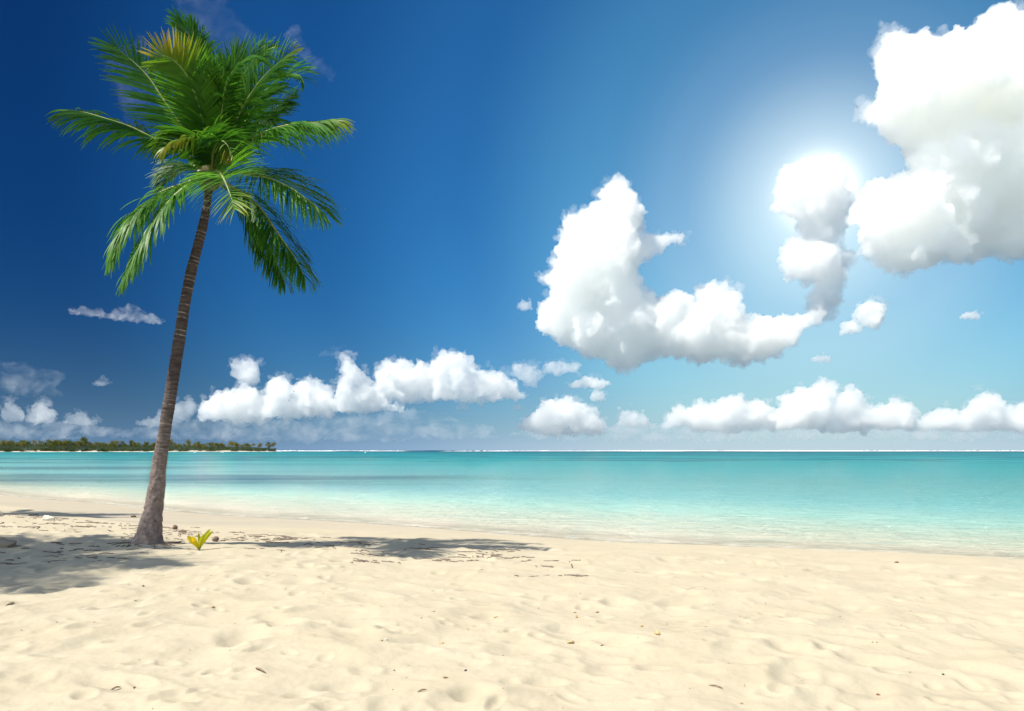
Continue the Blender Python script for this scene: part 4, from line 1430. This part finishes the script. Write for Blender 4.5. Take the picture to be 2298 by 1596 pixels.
def make_wrack():
    """dried weed left by the tide: flat torn ribbons in lines"""
    r_ = np.random.default_rng(33)
    VV, FF, nv = [], [], 0

    def strand(x, y, L, wd, th):
        nonlocal nv
        n = 9
        t = np.linspace(-0.5, 0.5, n)
        cx = x + np.cos(th) * t * L + 0.10 * L * perlin(np.stack([t * 5 + x, 0 * t + y, 0 * t], 1), 3)
        cyy = y + np.sin(th) * t * L + 0.16 * L * perlin(np.stack([t * 5 + y, 0 * t + x, 0 * t], 1), 4)
        w_ = wd * (0.25 + np.abs(perlin(np.stack([t * 7 + x * 3, 0 * t + y * 5, 0 * t], 1), 5))) * np.cos(t * 2.9) * 1.5
        hz = np.array([HEIGHT(float(a), float(b)) for a, b in zip(cx, cyy)]) + 0.006
        rows = [np.stack([cx, cyy - w_, hz - 0.012], 1), np.stack([cx, cyy, hz + w_ * 0.30 + 0.006], 1), np.stack([cx, cyy + w_, hz - 0.012], 1)]
        VV.append(np.concatenate(rows))
        FF.append(grid_faces(n, 3) + nv)
        nv += 3 * n

    for k in range(120):
        x = r_.uniform(-13.5, -3.6) if k % 4 else r_.uniform(-5, 1.2)
        line = r_.choice([-6.9, -6.2, -5.7, -7.9], p=[0.35, 0.35, 0.15, 0.15])
        y = float(shore_y(np.array(x))) + (line + r_.normal() * 0.16) / 0.85
        if abs(x - PALM_X) < 0.4 and abs(y - D0) < 0.5:
            continue
        for j in range(r_.integers(1, 9)):
            strand(x + r_.normal() * 0.22, y + r_.normal() * 0.07 - 0.5 * 0, r_.uniform(0.03, 0.22) * (2.0 if r_.random() < .1 else 1), r_.uniform(0.003, 0.022), -0.45 + r_.normal() * 0.6)
    for k in range(70):                                    # scattered scraps in the shade before the trunk
        x, y = r_.uniform(-9.4, -5.6), r_.uniform(11.2, 13.6)
        strand(x, y, r_.uniform(0.06, 0.30), r_.uniform(0.008, 0.035), r_.normal() * 0.4)
    for k in range(60):                                    # torn root fibres round the foot of the palm
        a = r_.uniform(0, 6.28)
        rr = r_.uniform(0.30, 0.62)
        strand(PALM_X + math.cos(a) * rr, D0 + math.sin(a) * rr * 0.9, r_.uniform(0.08, 0.26), r_.uniform(0.008, 0.022), a + r_.normal() * 0.4)
    return mesh_np('weed', np.concatenate(VV), np.concatenate(FF))


tag(add('seaweed_litter', make_wrack(), simple_mat('dried_weed', (0.085, 0.062, 0.052), (0.20, 0.155, 0.125), 20, 0.9, 0.4)),
    'dark dried seaweed scraps strewn in lines along the beach', 'seaweed', kind='stuff')


def make_specks():
    r_ = np.random.default_rng(44)
    v0, f0 = ico(1)
    VV, FF, nv = [], [], 0
    for k in range(260):
        y = 3.2 + 11 * r_.random() ** 1.6
        x = r_.uniform(-0.68, 0.68) * y
        if float(offshore(np.array(x), np.array(y))) > -5.5:
            continue
        s = r_.uniform(0.0025, 0.0075) * (1.8 if r_.random() < 0.08 else 1)
        v = v0 * (1 + 0.4 * r_.normal(size=(len(v0), 1))) * s * np.array([r_.uniform(.8, 2.2), 1, .6])
        th = r_.uniform(0, 6.28)
        c, sn = math.cos(th), math.sin(th)
        v = v @ np.array([[c, sn, 0], [-sn, c, 0], [0, 0, 1]])
        VV.append(v + np.array([x, y, HEIGHT(x, y) + s * 0.4]))
        FF.append(f0 + nv)
        nv += len(v0)
    return mesh_np('specks', np.concatenate(VV), np.concatenate(FF))


tag(add('shell_debris', make_specks(), simple_mat('shell_crumbs', (0.16, 0.10, 0.055), (0.42, 0.31, 0.17), 3.0, 0.9, 0.1)),
    'tiny brown and ochre crumbs scattered over the sand', 'debris', kind='stuff')
